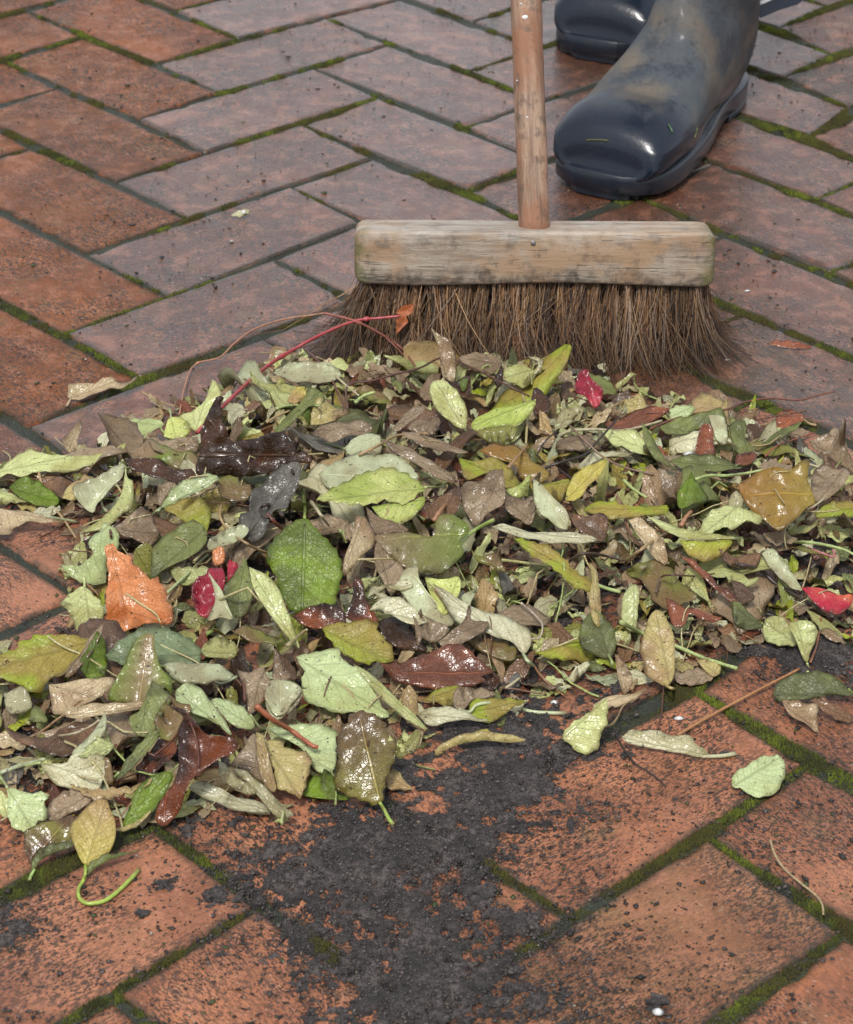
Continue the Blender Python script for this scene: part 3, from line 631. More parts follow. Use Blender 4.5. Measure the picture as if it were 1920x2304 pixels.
    for i, s in enumerate(np.arange(.008, .17, .019)):
        for sg in (-1, 1):
            w_ = float(np.interp(s, ss_, ww)); w_ -= .0 if not strap else .007; o_ = [(s, sg*(w_-.016)), (s+.013, sg*(w_-.016)), (s+.013, sg*(w_+.0005)), (s, sg*(w_+.0005))]
            if sg < 0: o_ = o_[::-1]
            slab('tread_lug', o_, .0005, .007, 0.2, .0006)
    slab('tread_lug', [(-.002, -.02), (.004, -.028), (.012, -.02), (.012, .02), (.004, .028), (-.002, .02)][::-1], .0005, .007, .1, .0006)
    if strap:
        P = [W3(.262+.028*math.cos(t), .0545-.0055*math.sin(t)**2, .215-.034*math.sin(t)) for t in np.linspace(-.4, math.pi+.4, 22)]
        P = [p+np.array([.0, -.0, 0]) for p in P]; V, F = tube(P, .0032, 8); add('strap_panel', V, F, M_rub, col=np.full((len(V), 3), .7))
    return bt, W3
bA, WA = boot((.143, .641), (.464, .886), '', True)
bB, WB = boot((.158, .985), (.40, .917), '', False)
# strap tail that sticks out from the boot shaft
P0 = np.array([.30, .93, .2]); nn = np.array([.1, -.9, .42]); nn /= np.linalg.norm(nn)
def plate(name, pts, P0, nn, th, mat, parent, off, col=None):
    Q = [on_plane(x, y, P0, nn) for x, y in pts]; V = [q for q in Q]+[q-nn*th for q in Q]; n = len(Q)
    F = [tuple(range(n)), tuple(range(2*n-1, n-1, -1))]+[(i, i+n, (i+1) % n+n, (i+1) % n) for i in range(n)]
    o = mesh(name, np.array(V)-off, F, mat, None, smooth=False, col=np.zeros((len(V), 3)) if col is None else np.tile(col, (len(V), 1))); o.parent = parent; return o
off = np.array([bA.location[0]+.26, bA.location[1]+1.0, 0])
plate('strap', [(1528, 19), (1600, -20), (1672, -50), (1655, -6), (1638, 8), (1600, 20), (1562, 36), (1553, 24), (1545, 18)], P0, nn, .003, M_rub, bA, off)
plate('strap_trim', [(1528, 15), (1560, 2), (1615, -22), (1618, -16), (1566, 7), (1530, 20)], P0+nn*.0012, nn, .001, M_white, bA, off)
# body: one skinned mesh from the boot tops up
sk = {'pel': (.27, 1.08, .93, .15), 'wst': (.24, 1.05, 1.10, .14), 'che': (.20, 1.02, 1.32, .15), 'nek': (.17, .99, 1.50, .055), 'hed': (.15, .96, 1.62, .085), 'crn': (.15, .96, 1.72, .08),
      'hpL': (.22, 1.02, .86, .095), 'knL': (.235, .86, .52, .065), 'anL': (.246, .845, .30, .052), 'hpR': (.31, 1.15, .86, .095), 'knR': (.255, 1.16, .52, .065), 'anR': (.245, 1.185, .30, .052),
      'shA': (.06, .99, 1.40, .065), 'elA': (.0, .88, 1.15, .048), 'haA': (.055, .845, .93, .032), 'shB': (.34, 1.06, 1.40, .065), 'elB': (.26, .98, 1.12, .048), 'haB': (.085, .965, 1.12, .032)}
ed_ = [('pel', 'wst'), ('wst', 'che'), ('che', 'nek'), ('nek', 'hed'), ('hed', 'crn'), ('pel', 'hpL'), ('hpL', 'knL'), ('knL', 'anL'), ('pel', 'hpR'), ('hpR', 'knR'), ('knR', 'anR'), ('che', 'shA'), ('shA', 'elA'), ('elA', 'haA'), ('che', 'shB'), ('shB', 'elB'), ('elB', 'haB')]
names = list(sk); vs = [(sk[k][0]-.26, sk[k][1]-1.0, sk[k][2]) for k in names]; es = [(names.index(a), names.index(b)) for a, b in ed_]; rad = [sk[k][3] for k in names]
for hnd, dx in (('haA', .0), ('haB', .0)):
    b = names.index(hnd); p = np.array(vs[b]); hp = b0 - np.array([.26, 1.0, 0]) + hd*((p+np.array([.26, 1, 0])-b0)@hd)
    for i in range(5):
        o_ = hd*(i-2)*.021; a1 = hp + o_ + np.array([.0, -.024, .0]); a2 = hp + o_*.95 + np.array([-.022 if hnd == 'haB' else .022, .004, 0]); k = len(vs)
        vs += [tuple(a1), tuple(a2)]; rad += [.009, .0075]; es += [(b, k), (k, k+1)]
me = bpy.data.meshes.new('body'); me.from_pydata(vs, es, []); body = bpy.data.objects.new('body', me); scn.collection.objects.link(body); body.parent = person
sm_ = body.modifiers.new('skin', 'SKIN'); me.skin_vertices[0].data[0].use_root = True
for i, r in enumerate(rad): me.skin_vertices[0].data[i].radius = (r, r)
su = body.modifiers.new('sub', 'SUBSURF'); su.levels = 1; su.render_levels = 1
me.materials.append(M_cloth)
body.modifiers['skin'].use_smooth_shade = True
# ------------------------------------------------------------------ the leaf pile
def mound(x, y):
    x = np.asarray(x, float); y = np.asarray(y, float)
    s = poly_sd(pile_g, x, y); h = .021*sstep(-.004, .085, s)
    return h*(.65+.7*fbm(x, y, 9, 301, 2)) + .0008
PAL = {'pale': ((.56, .60, .26), (.42, .42, .15), 'pale'), 'mint': ((.51, .60, .30), (.43, .50, .21), 'pale'), 'cream': ((.66, .64, .42), (.42, .38, .20), 'pale'),
       'green': ((.19, .29, .018), (.11, .16, .015), 'fresh'), 'ygreen': ((.36, .42, .035), (.38, .30, .06), 'fresh'), 'lime': ((.58, .63, .20), (.40, .48, .10), 'pale'),
       'olive': ((.20, .20, .04), (.20, .13, .05), 'gloss'), 'dull': ((.22, .25, .075), (.13, .145, .05), 'fresh'), 'blue': ((.23, .30, .15), (.17, .22, .10), 'pale'),
       'tan': ((.50, .39, .23), (.32, .21, .11), 'dry'), 'taupe': ((.34, .25, .155), (.22, .15, .085), 'dry'), 'brown': ((.20, .105, .05), (.11, .06, .032), 'dry'),
       'dark': ((.030, .014, .006), (.060, .022, .008), 'wet'), 'rust': ((.17, .042, .010), (.040, .012, .005), 'wet'), 'redorange': ((.66, .15, .07), (.50, .02, .05), 'gloss'), 'russet': ((.26, .080, .035), (.14, .045, .02), 'wet'),
       'orange': ((.62, .24, .09), (.55, .16, .04), 'dry'), 'amber': ((.30, .22, .035), (.28, .13, .02), 'gloss'), 'red': ((.52, .03, .06), (.26, .012, .03), 'gloss'),
       'grey': ((.19, .18, .155), (.13, .12, .10), 'dry'), 'yellow': ((.62, .54, .12), (.50, .34, .14), 'fresh'), 'mixed': ((.25, .17, .09), (.16, .22, .03), 'gloss'),
       'wetbrown': ((.17, .15, .03), (.10, .055, .025), 'wet'), 'ytan': ((.52, .43, .17), (.42, .29, .13), 'pale'), 'wetpale': ((.48, .51, .31), (.36, .34, .20), 'gloss')}
HX0, HY0, HS = -.5, -.45, .002
HNX, HNY = 520, 460
HTOP = np.full((HNX, HNY), -1.0); HLOW = np.full((HNX, HNY), 9.0)
def hidx(x, y): return np.clip(((x-HX0)/HS).astype(int), 0, HNX-1), np.clip(((y-HY0)/HS).astype(int), 0, HNY-1)
def stamp(V, F):
    F = np.asarray(F); P = []
    for wts in ((1, 0, 0), (0, 1, 0), (0, 0, 1), (.34, .33, .33), (.5, .5, 0), (0, .5, .5), (.5, 0, .5), (.7, .15, .15), (.15, .7, .15), (.15, .15, .7)):
        P.append(wts[0]*V[F[:, 0]]+wts[1]*V[F[:, 1]]+wts[2]*V[F[:, 2]])
    P = np.concatenate(P); i, j = hidx(P[:, 0], P[:, 1]); np.maximum.at(HTOP, (i, j), P[:, 2]); np.minimum.at(HLOW, (i, j), P[:, 2])
def leafmesh(name, V, F, uvs, ck, parent=None, mask=None, label=None, group=None, cat='leaf', seed=0):
    c1, c2, mk = PAL[ck]; c1 = np.array(c1); c2 = np.array(c2)
    n = fbm(V[:, 0]+seed*.37, V[:, 1]+V[:, 2], 38, 310, 3)
    m = sstep(.42, .62, n) if mask is None else np.clip(mask + (n-.5)*.5, 0, 1)
    col = c1*(1-m[:, None]) + c2*m[:, None]
    jit = 1+.12*math.sin(seed*12.9); col = col*jit
    # brown worn margin
    e = sstep(.8, 1.05, np.abs(uvs[:, 0])+.3*(n-.5)); col = col*(1-e[:, None]*.35)
    loc = V.mean(0); loc[2] = V[:, 2].min()
    o = mesh(name, V, F, ML[mk], None, col=np.clip(col, 0, .8), uv=uvs, loc=loc)
    md = o.modifiers.new('thickness', 'SOLIDIFY'); md.thickness = .00035; md.offset = -1
    if label: tag(o, label, cat, group)
    return o
HERO = []
def hero(reg, label, ck, pts, axis=None, tilt=22, z=.003, fold=.0, curl=.0, wave=.0010, arch=0.0, stem=None, stemc=None, serr=0.0, flutter=.0008, mask=None, side=0.0, thick=1.0, stemr=.0009, hmode=0, group=None, cat='leaf', name='leaf', step=.0027):
    seed = len(HERO)+1
    D = np.array(rp(reg, pts)); D = smooth_line(np.r_[D, D[:1]], 4)[:-1]
    # resample evenly
    L = np.r_[0, np.cumsum(np.linalg.norm(np.diff(np.r_[D, D[:1]], axis=0), axis=1))]; nn_ = int(max(18, L[-1]/9)); tt = np.linspace(0, L[-1], nn_, endpoint=False)
    Dc = np.r_[D, D[:1]]; D = np.c_[np.interp(tt, L, Dc[:, 0]), np.interp(tt, L, Dc[:, 1])]
    tl = math.radians(tilt); sr = math.radians(side)
    n = np.array([math.sin(sr)*1.0, -math.sin(tl), math.cos(tl)]); n /= np.linalg.norm(n)
    low = D[np.argmax(D[:, 1])]; g0 = G(low[0], low[1], 0.0)
    for _ in range(4): g0 = G(low[0], low[1], float(mound(g0[0], g0[1]))+z)
    P = np.array([on_plane(x, y, g0, n) for x, y in D])
    if axis is None:
        dd = np.linalg.norm(P[:, None]-P[None], axis=2); i, j = np.unravel_index(np.argmax(dd), dd.shape); A, B = P[i], P[j]
        if rng.random() < .5: A, B = B, A
    else:
        a = rp(reg, [(axis[0], axis[1]), (axis[2], axis[3])]); A, B = on_plane(*a[0], g0, n), on_plane(*a[1], g0, n)
    e1 = (B-A)/np.linalg.norm(B-A); e2 = np.cross(n, e1); LL = np.linalg.norm(B-A)
    p2 = np.c_[(P-A)@e1, (P-A)@e2]
    if serr:
        k = np.arange(len(p2)); tg = np.roll(p2, -1, 0)-np.roll(p2, 1, 0); nm_ = np.c_[tg[:, 1], -tg[:, 0]]/(np.linalg.norm(tg, axis=1)[:, None]+1e-9)
        ar = 0.5*np.sum(p2[:, 0]*np.roll(p2[:, 1], -1)-np.roll(p2[:, 0], -1)*p2[:, 1]); nm_ *= np.sign(ar); p2 = p2 + nm_*(serr*((k % 3)-1.0))[:, None]
    lo_, hi_ = p2.min(0), p2.max(0); s_ = min(step, max(.0018, (hi_-lo_).max()/18)); gxx = np.arange(lo_[0], hi_[0], s_); gyy = np.arange(lo_[1], hi_[1], s_*.87); pts2 = []
    for jy, yy in enumerate(gyy):
        for xx in gxx: pts2.append((xx+(s_/2 if jy % 2 else 0)+rng.normal(0, s_*.06), yy+rng.normal(0, s_*.06)))
    pts2 = np.array(pts2).reshape(-1, 2); dq = poly_sd(p2, pts2[:, 0], pts2[:, 1]); pts2 = pts2[dq > s_*.45]
    allp = np.r_[p2, pts2]; nb = len(p2)
    vo, eo, fo, *_ = delaunay_2d_cdt([Vector(p) for p in allp], [(i, (i+1) % nb) for i in range(nb)], [tuple(range(nb))], 1, 1e-7)
    vo = np.array([tuple(v) for v in vo]); fo = np.array([f_[:3] for f_ in fo if len(f_) >= 3])
    if len(fo) == 0: return None
    hw = np.abs(vo[:, 1]).max()+1e-6
    # local half width profile so veins reach the margin
    bins = np.linspace(lo_[0]-1e-6, hi_[0]+1e-6, 15); bi = np.clip(np.digitize(p2[:, 0], bins)-1, 0, 13); wprof = np.array([np.abs(p2[bi == b, 1]).max() if (bi == b).any() else np.nan for b in range(14)])
    ok = ~np.isnan(wprof); wprof = np.interp(np.arange(14), np.arange(14)[ok], wprof[ok]); wloc = np.maximum(np.interp(vo[:, 0], (bins[1:]+bins[:-1])/2, wprof), hw*.25)
    u = vo[:, 1]/wloc; v = vo[:, 0]/LL
    hN = fold*np.abs(vo[:, 1]) + curl*np.clip(np.abs(u)-.35, 0, 2)**2*hw + arch*np.sin(np.clip(v, 0, 1)*math.pi)*LL
    hN += .0005*(fbm(vo[:, 0]+seed*.2, vo[:, 1], 210, 330, 2)-.5)*2 + wave*2.2*(fbm(vo[:, 0]+seed*.13, vo[:, 1], 70, 320, 3)-.5)*2 + flutter*np.abs(u)**2*np.sin(v*23+seed)*1.3
    rdg = .0004*np.abs(((v*7-np.abs(u)*1.8) % 1)-.5)*2 ; hN = hN + rdg*np.clip(1.1-np.abs(u), 0, 1)
    X = A + vo[:, :1]*e1 + vo[:, 1:2]*e2 + hN[:, None]*n
    # never below the bricks or through leaves that already lie there
    i, j = hidx(X[:, 0], X[:, 1]); need = np.maximum(np.where(HTOP[i, j] > -.5, HTOP[i, j]+.0006, -1), .0010) - X[:, 2]
    lift = np.clip(need, 0, .010)
    cnt = np.zeros(len(X)); np.add.at(cnt, fo.ravel(), 1)
    for _ in range(3):
        acc = np.zeros(len(X)); m3 = lift[fo].mean(1)
        for q_ in range(3): np.add.at(acc, fo[:, q_], m3)
        lift = np.maximum(np.clip(need, 0, .006)*.8, acc/np.maximum(cnt, 1))
    X[:, 2] += lift; X[:, 2] = np.maximum(X[:, 2], .0009)
    a_, b_, c_ = X[fo[:, 0]], X[fo[:, 1]], X[fo[:, 2]]
    if (np.cross(b_-a_, c_-a_)@n).mean() < 0: fo = fo[:, ::-1]
    stamp(X, fo)
    mk = None
    if mask == 'tip': mk = v
    elif mask == 'base': mk = 1-v
    elif mask == 'edge': mk = np.abs(u)
    elif mask == 'left': mk = sstep(-.6, .6, u)
    elif mask == 'right': mk = sstep(.6, -.6, u)
    o = leafmesh(name, X, fo, np.c_[u, v*(.75+.5*((seed*.618) % 1))+seed*.37 % 1], ck, mask=mk, label=label, seed=seed, group=group, cat=cat)
    HERO.append((label, X.mean(0), ck))
    if stem is not None:
        S = rp(stem[0], stem[1]) if isinstance(stem[0], str) else rp(reg, stem)
        add_stalk(o, S, X, stemc or PAL[ck][0], stemr)
    return o
def stalkcol(c, V, n):
    c = np.array(c); k = fbm(V[:, 0]+V[:, 2], V[:, 1], 190, 410, 3)[:, None]; t = (np.arange(len(V))/len(V))[:, None]
    br = np.clip(sstep(.86, 1.0, t)*.7 + sstep(.6, .75, k)*.45, 0, 1); return c*(.6+.7*k)*(1-br) + np.array([.16, .09, .04])*br
def add_stalk(o, S, X, c, r):
    z0 = None; P = []
    for i, (x, y) in enumerate(S):
        g_ = G(x, y, .01)
        for _ in range(4):
            base = float(mound(g_[0], g_[1])); ii, jj = hidx(np.array([g_[0]]), np.array([g_[1]])); ht = HTOP[ii[0], jj[0]]
            zt = max(base*.9, ht if ht > -.5 else 0)+r*1.1
            g_ = G(x, y, zt)
        P.append(g_)
    P = np.array(P); k = np.argmin(np.linalg.norm(X-P[0], axis=1)); 
    if np.linalg.norm(X[k]-P[0]) < .02: P[0] = X[k]+np.array([0, 0, .0002])
    P = smooth_line(P, 5); t = np.linspace(0, 1, len(P)); V, F = tube(P, r*(.85+.3*t), 7)
    s = mesh('leaf_stalk', V-np.array(o.location), F, M_stem, None, col=stalkcol(c, V, len(P)*7)); s.parent = o; return s
H = hero
# --- under layer and back edge
H('c', 'curled dry tan leaf lying alone on the bricks at the far left', 'tan', [(385,180),(440,172),(510,170),(580,145),(640,128),(650,150),(700,160),(740,140),(765,112),(772,130),(750,170),(690,195),(620,205),(560,215),(500,235),(450,255),(415,250),(385,240)], (385,245,765,112), 24, .001, fold=.25, curl=.35, stem=[(395,245),(375,285)], serr=.0004)
H('t', 'tiny pale leaf scrap on a brick left of the broom head', 'cream', [(945,885),(975,868),(1020,862),(1018,885),(985,893)], None, 20, .001, curl=.4)
H('D', 'small brown scrap on the bricks to the right of the bristles', 'russet', [(1572,706),(1600,700),(1640,703),(1668,712),(1640,716),(1600,712)], None, 15, .001, curl=.3)
H('c', 'pale grey green leaf standing with its tip up behind the black-brown leaf', 'pale', [(1195,135),(1235,180),(1245,240),(1200,300),(1150,370),(1130,430),(1060,400),(1010,350),(1080,315),(1140,270),(1175,200)], (1100,420,1195,135), 34, .002, fold=.2)
H('c', 'pale jagged leaf on the bricks behind the black-brown leaf', 'mint', [(690,365),(760,350),(780,365),(830,355),(900,370),(925,400),(850,430),(820,480),(775,495),(760,450),(720,400)], (920,400,690,365), 20, .002, curl=.15)
H('c', 'pale leaf with its short stalk pointing straight up at the back left', 'lime', [(960,345),(1010,350),(1060,385),(1075,430),(1040,470),(930,470),(930,420),(945,360)], (960,345,990,470), 34, .004, fold=.25, stem=[(962,348),(960,325),(952,300)], stemc=(.4,.45,.2))
H('c', 'grey brown shrivelled leaf left of the black-brown leaf', 'taupe', [(820,435),(900,465),(960,470),(1100,460),(1115,520),(1060,560),(960,575),(880,560),(840,500)], None, 30, .006, wave=.003, curl=.5)
H('c', 'olive leaf under the shrivelled grey brown leaf', 'mixed', [(720,540),(800,500),(900,520),(1000,570),(1100,560),(1110,630),(1000,640),(900,610),(780,580)], None, 15, .002)
H('D', 'pale rolled leaf end at the back edge, left of the broom', 'wetpale', [(560,765),(610,745),(680,750),(700,775),(650,790),(600,785)], None, 25, .004, curl=.5)
H('d', 'small yellow leaf under green ones at the back left', 'yellow', [(115,310),(150,240),(215,220),(220,280),(170,320)], None, 20, .004)
H('d', 'folded green and grey leaf beside the small yellow leaf', 'dull', [(40,475),(100,400),(190,320),(250,240),(310,260),(325,320),(230,350),(160,420),(90,480)], None, 30, .006, fold=.3)
H('d', 'green scrap wedged under the folded leaf at the back left', 'green', [(180,430),(200,380),(270,345),(250,400),(245,455)], None, 20, .004)
H('d', 'tan three cornered leaf at the back left of the pile', 'ytan', [(245,450),(260,380),(310,335),(390,360),(470,375),(440,410),(340,440)], (310,340,300,450), 28, .006, fold=.25)
H('d', 'taupe crumpled leaf in front of the three cornered leaf', 'taupe', [(250,480),(340,440),(440,415),(540,420),(600,460),(540,490),(440,520),(380,540),(300,520)], None, 24, .006, wave=.003, curl=.3)
H('d', 'brown pointed leaf left of the pale upright leaf', 'taupe', [(700,465),(760,400),(830,340),(900,330),(860,380),(800,430),(740,475)], None, 25, .007, fold=.2)
H('d', 'brown star shaped leaf scrap below the pale upright leaf', 'taupe', [(790,460),(850,410),(920,420),(970,400),(970,470),(920,500),(850,490)], None, 25, .008, wave=.002)
H('D', 'tan rolled strip leaning on the broom bristles', 'tan', [(884,672),(905,690),(925,700),(935,745),(930,790),(918,795),(905,760),(900,715)], None, 55, .004, curl=.5)
H('d', 'brown flat leaf at the back edge under the bristles', 'taupe', [(1080,60),(1180,35),(1310,70),(1320,120),(1240,150),(1120,110)], None, 20, .004)
H('d', 'pale curled leaf like a hook under the bristles', 'pale', [(1330,150),(1370,110),(1450,100),(1500,130),(1560,100),(1560,150),(1500,190),(1490,240),(1410,235),(1350,190)], None, 25, .006, curl=.4)
H('d', 'thin pale hooked leaf rim under the bristles', 'cream', [(1470,60),(1530,60),(1555,100),(1535,160),(1500,180),(1515,140),(1530,100),(1510,75)], None, 30, .010, curl=.4)
H('d', 'black shrivelled leaf behind the upright pale leaf', 'dark', [(1000,160),(1060,190),(1130,150),(1150,200),(1130,290),(1070,270),(1030,220)], None, 35, .006, wave=.003)
H('d', 'black spike of dead leaf near the bristles', 'dark', [(1275,190),(1300,140),(1325,100),(1330,150),(1325,210),(1300,230)], None, 50, .005)
H('d', 'black crumpled leaf left of the red folded leaf', 'dark', [(1490,290),(1510,230),(1570,260),(1600,330),(1560,400),(1500,380)], None, 30, .006, wave=.003)
H('d', 'small fresh green leaf tip near the bristles', 'green', [(1085,205),(1130,200),(1125,240),(1105,262),(1088,235)], None, 30, .007)
H('d', 'pale grey green upright leaf with stalk downwards at the back of the pile', 'pale', [(915,240),(930,205),(965,193),(1010,200),(1070,250),(1110,310),(1130,380),(1115,465),(1040,425),(960,360),(925,300)], (1112,462,950,195), 40, .009, fold=.12, wave=.0012, stem=[(1112,460),(1130,480),(1148,495)], serr=.0003)
H('d', 'light green leaf folded over itself right of the pale upright leaf', 'lime', [(1150,440),(1170,410),(1230,375),(1330,340),(1430,322),(1512,300),(1505,345),(1440,430),(1400,450),(1280,455),(1180,475)], (1512,302,1150,450), 32, .009, stem=[(1510,303),(1560,245),(1600,212)], stemc=(.4,.48,.15))
H('d', 'dark underside of the folded light green leaf', 'olive', [(1180,475),(1280,455),(1400,450),(1402,490),(1380,535),(1290,545),(1200,512)], (1400,460,1180,480), 40, .007)
H('d', 'long brown leaf across the middle back', 'taupe', [(760,480),(850,490),(950,520),(1060,560),(1140,600),(1060,600),(950,590),(860,560),(790,520)], None, 22, .009, curl=.3)
H('d', 'grey green oval leaf behind the serrated pale yellow leaf', 'wetpale', [(440,570),(500,510),(580,490),(640,500),(650,560),(640,600),(560,620),(470,610)], None, 25, .008, stem=[(450,575),(390,560),(325,540)], stemc=(.35,.42,.18))
H('d', 'wet translucent grey leaf under the serrated pale yellow leaf', 'wetpale', [(290,720),(380,650),(500,600),(640,600),(760,630),(830,700),(850,750),(700,760),(560,750),(440,790),(350,805)], None, 26, .009, wave=.0015)
H('d', 'twisted brown roll running to the middle of the pile', 'taupe', [(640,520),(760,560),(860,610),(960,670),(1060,740),(1040,775),(940,730),(840,660),(720,600)], None, 30, .010, curl=.7)
H('d', 'amber brown hollow leaf near the back middle', 'amber', [(1200,590),(1270,540),(1370,538),(1470,580),(1480,640),(1560,680),(1590,730),(1500,780),(1420,720),(1400,660),(1290,630)], None, 30, .008, curl=-.4, mask='tip')
H('d', 'yellow green leaf fan in the middle of the pile', 'ygreen', [(1080,620),(1180,645),(1280,630),(1350,670),(1400,720),(1420,790),(1330,800),(1260,710),(1160,750),(1110,750),(1095,680)], None, 28, .010, fold=.15)
H('d', 'pale pointed leaf standing with its stalk up in the middle', 'lime', [(1340,800),(1400,790),(1450,750),(1485,710),(1475,800),(1460,845),(1380,840)], None, 35, .010, stem=[(1483,715),(1510,680)], stemc=(.4,.48,.15))
H('d', 'yellow green bent leaf right of the pale pointed leaf', 'ygreen', [(1480,780),(1560,770),(1650,750),(1710,740),(1690,800),(1640,880),(1560,840),(1500,820)], None, 25, .008, mask='left')
H('e', 'yellow leaf lance in the right half of the pile', 'yellow', [(175,845),(190,770),(230,700),(300,660),(400,620),(370,700),(300,770),(240,850)], (175,845,400,620), 30, .010, fold=.25)
H('e', 'crimson folded leaf at the back edge below the bristles', 'red', [(265,130),(298,125),(310,170),(345,210),(380,245),(375,290),(350,335),(320,325),(290,280),(230,265),(228,215),(240,170)], (265,130,350,335), 42, .010, fold=.35, wave=.0016, stem=[(250,160),(190,100),(130,45)], stemc=(.38,.45,.18))
H('e', 'grey green leaf beside the crimson folded leaf', 'dull', [(290,150),(370,160),(440,210),(455,260),(390,260),(340,230)], None, 22, .005)
H('e', 'mint leaf corner at the back right of the pile', 'mint', [(745,340),(790,320),(880,330),(870,370),(800,400),(755,390)], None, 28, .006, stem=[(850,325),(905,290)], stemc=(.2,.33,.1))
H('e', 'broad grey green leaf draped at the back right', 'dull', [(690,440),(800,400),(900,380),(1020,360),(1060,420),(1070,520),(1000,470),(900,450),(830,480),(740,480)], None, 26, .006, fold=.2)
H('e', 'pale glossy leaf half hanging at the back right', 'wetpale', [(960,380),(1030,365),(1060,430),(1060,530),(1010,520),(980,450)], None, 35, .008)
H('e', 'grey curled leaf on the brick at the right edge of the pile', 'dull', [(1070,430),(1130,400),(1170,420),(1160,500),(1220,560),(1160,600),(1100,540)], None, 22, .003, wave=.002)
H('e', 'rust coloured leaf on the moss joint at the right', 'russet', [(1330,370),(1400,340),(1470,360),(1480,400),(1420,420),(1330,470)], None, 16, .001, wave=.0015, stem=[(1470,380),(1510,420),(1550,430)], stemc=(.4,.28,.15))
H('e', 'narrow olive leaf pointing to the right off the pile', 'dull', [(1225,555),(1260,530),(1320,480),(1400,440),(1470,415),(1430,465),(1340,520),(1280,545)], None, 20, .002, fold=.3)
H('e', 'grey brown leaf curled like a shell near the right edge', 'taupe', [(1510,520),(1590,495),(1680,515),(1720,580),(1750,650),(1765,710),(1680,640),(1590,590),(1530,560)], None, 28, .002, curl=.5)
H('e', 'pointed grey leaf tip behind the shell-like leaf', 'taupe', [(1600,495),(1650,440),(1690,480),(1725,580),(1640,540)], None, 40, .002)
H('e', 'tall dark green leaf blade in the right half', 'dull', [(595,405),(640,470),(690,560),(740,640),(800,680),(700,650),(640,590),(605,510)], None, 38, .010, fold=.35)
H('e', 'brown hooded leaf standing in the right half', 'russet', [(880,580),(900,500),(915,440),(950,422),(985,450),(985,520),(1000,590),(940,600)], None, 50, .006, curl=.5)
H('e', 'long dark green leaf on its side in the right half', 'dull', [(740,630),(820,600),(930,590),(1050,620),(1110,655),(1060,680),(950,685),(850,680)], (1110,655,740,630), 26, .010, fold=.2, stem=[(1105,658),(1180,640),(1250,612)], stemc=(.3,.4,.1))
H('e', 'brown rounded leaf scrap right of the long dark green leaf', 'russet', [(1110,590),(1180,570),(1230,590),(1180,640),(1110,640)], None, 18, .003)
H('e', 'twisted tan leaf left of the bright green scrap', 'taupe', [(680,670),(740,700),(790,740),(770,790),(790,840),(740,820),(700,750)], None, 30, .011, curl=.6)
H('e', 'bright green leaf scrap in the right half', 'green', [(865,685),(900,740),(960,820),(940,850),(870,865),(800,890),(790,800),(830,740)], None, 30, .012, mask='edge')
H('e', 'large yellow leaf edge at the far right border', 'ygreen', [(1540,910),(1590,870),(1660,845),(1765,860),(1770,925),(1640,925),(1560,935)], None, 25, .004)
H('e', 'grey leaf under the amber leaf at the right', 'taupe', [(1540,660),(1600,640),(1660,680),(1700,660),(1735,700),(1650,800),(1560,850),(1520,760)], None, 20, .003, wave=.002)
H('e', 'large amber leaf with straight midrib at the right', 'amber', [(1120,760),(1180,715),(1260,680),(1330,665),(1400,680),(1440,650),(1510,625),(1500,720),(1530,800),(1550,850),(1500,880),(1430,950),(1350,1012),(1280,970),(1200,900),(1150,840)], (1545,800,1120,815), 34, .010, fold=.1, wave=.0012, thick=1, mask='tip')
H('e', 'pale grey green leaf with a curled white base', 'pale', [(885,1062),(925,970),(965,905),(1060,870),(1150,880),(1250,930),(1240,975),(1180,955),(1150,960),(1090,1003),(1040,985),(960,1040)], (1110,880,890,1060), 30, .012, serr=.0004, wave=.0014)
H('e', 'tiny pale cup of rolled leaf on the grey green leaf', 'cream', [(1065,860),(1075,820),(1110,785),(1150,815),(1155,870),(1110,915),(1075,895)], None, 45, .016, curl=-.9)
H('e', 'long yellow green leaf in the middle right', 'ygreen', [(270,890),(350,850),(450,842),(480,868),(600,872),(720,865),(745,890),(700,920),(560,935),(440,945),(340,930)], (745,890,270,890), 24, .011, serr=.0003)
H('e', 'brown leaf lying under the long yellow green leaf', 'brown', [(190,910),(300,932),(390,920),(410,990),(385,1060),(300,1045),(230,990)], None, 24, .010, fold=.2, stem=[(380,1050),(410,1080),(440,1112)], stemc=(.4,.42,.15))
H('e', 'taupe and pale leaf standing left in the middle right', 'wetpale', [(0,720),(40,750),(120,840),(180,900),(195,985),(160,1005),(80,955),(10,880)], (0,720,195,990), 34, .011, fold=.3, mask='left')
H('e', 'olive yellow leaf under the pale pointed leaf at the right', 'ygreen', [(800,1060),(900,1070),(1085,1058),(1060,1110),(1000,1160),(930,1180),(850,1140)], None, 34, .008, mask='edge')
H('e', 'pale long pointed leaf with thick stalk in the right half', 'pale', [(620,930),(750,975),(850,1005),(960,1035),(1090,1042),(1100,1060),(940,1072),(800,1062),(700,1005)], (1100,1050,620,930), 26, .012, fold=.3, stem=[(1090,1048),(1150,1052),(1215,1055)], stemc=(.38,.46,.2))
H('e', 'tan leaf arching over the middle right', 'tan', [(520,950),(580,940),(660,1000),(720,1090),(735,1190),(690,1180),(640,1120),(590,1050)], None, 30, .010, curl=.4)
H('e', 'shining grey brown leaf behind the red and orange leaf', 'wetpale', [(1250,1130),(1310,1110),(1380,1200),(1450,1290),(1470,1340),(1390,1310),(1310,1230)], None, 28, .008, curl=.4, mask='left')
H('e', 'brown wet leaf left of the shining grey brown leaf', 'brown', [(1010,1160),(1110,1150),(1240,1120),(1220,1200),(1110,1210),(1040,1200)], None, 22, .008)
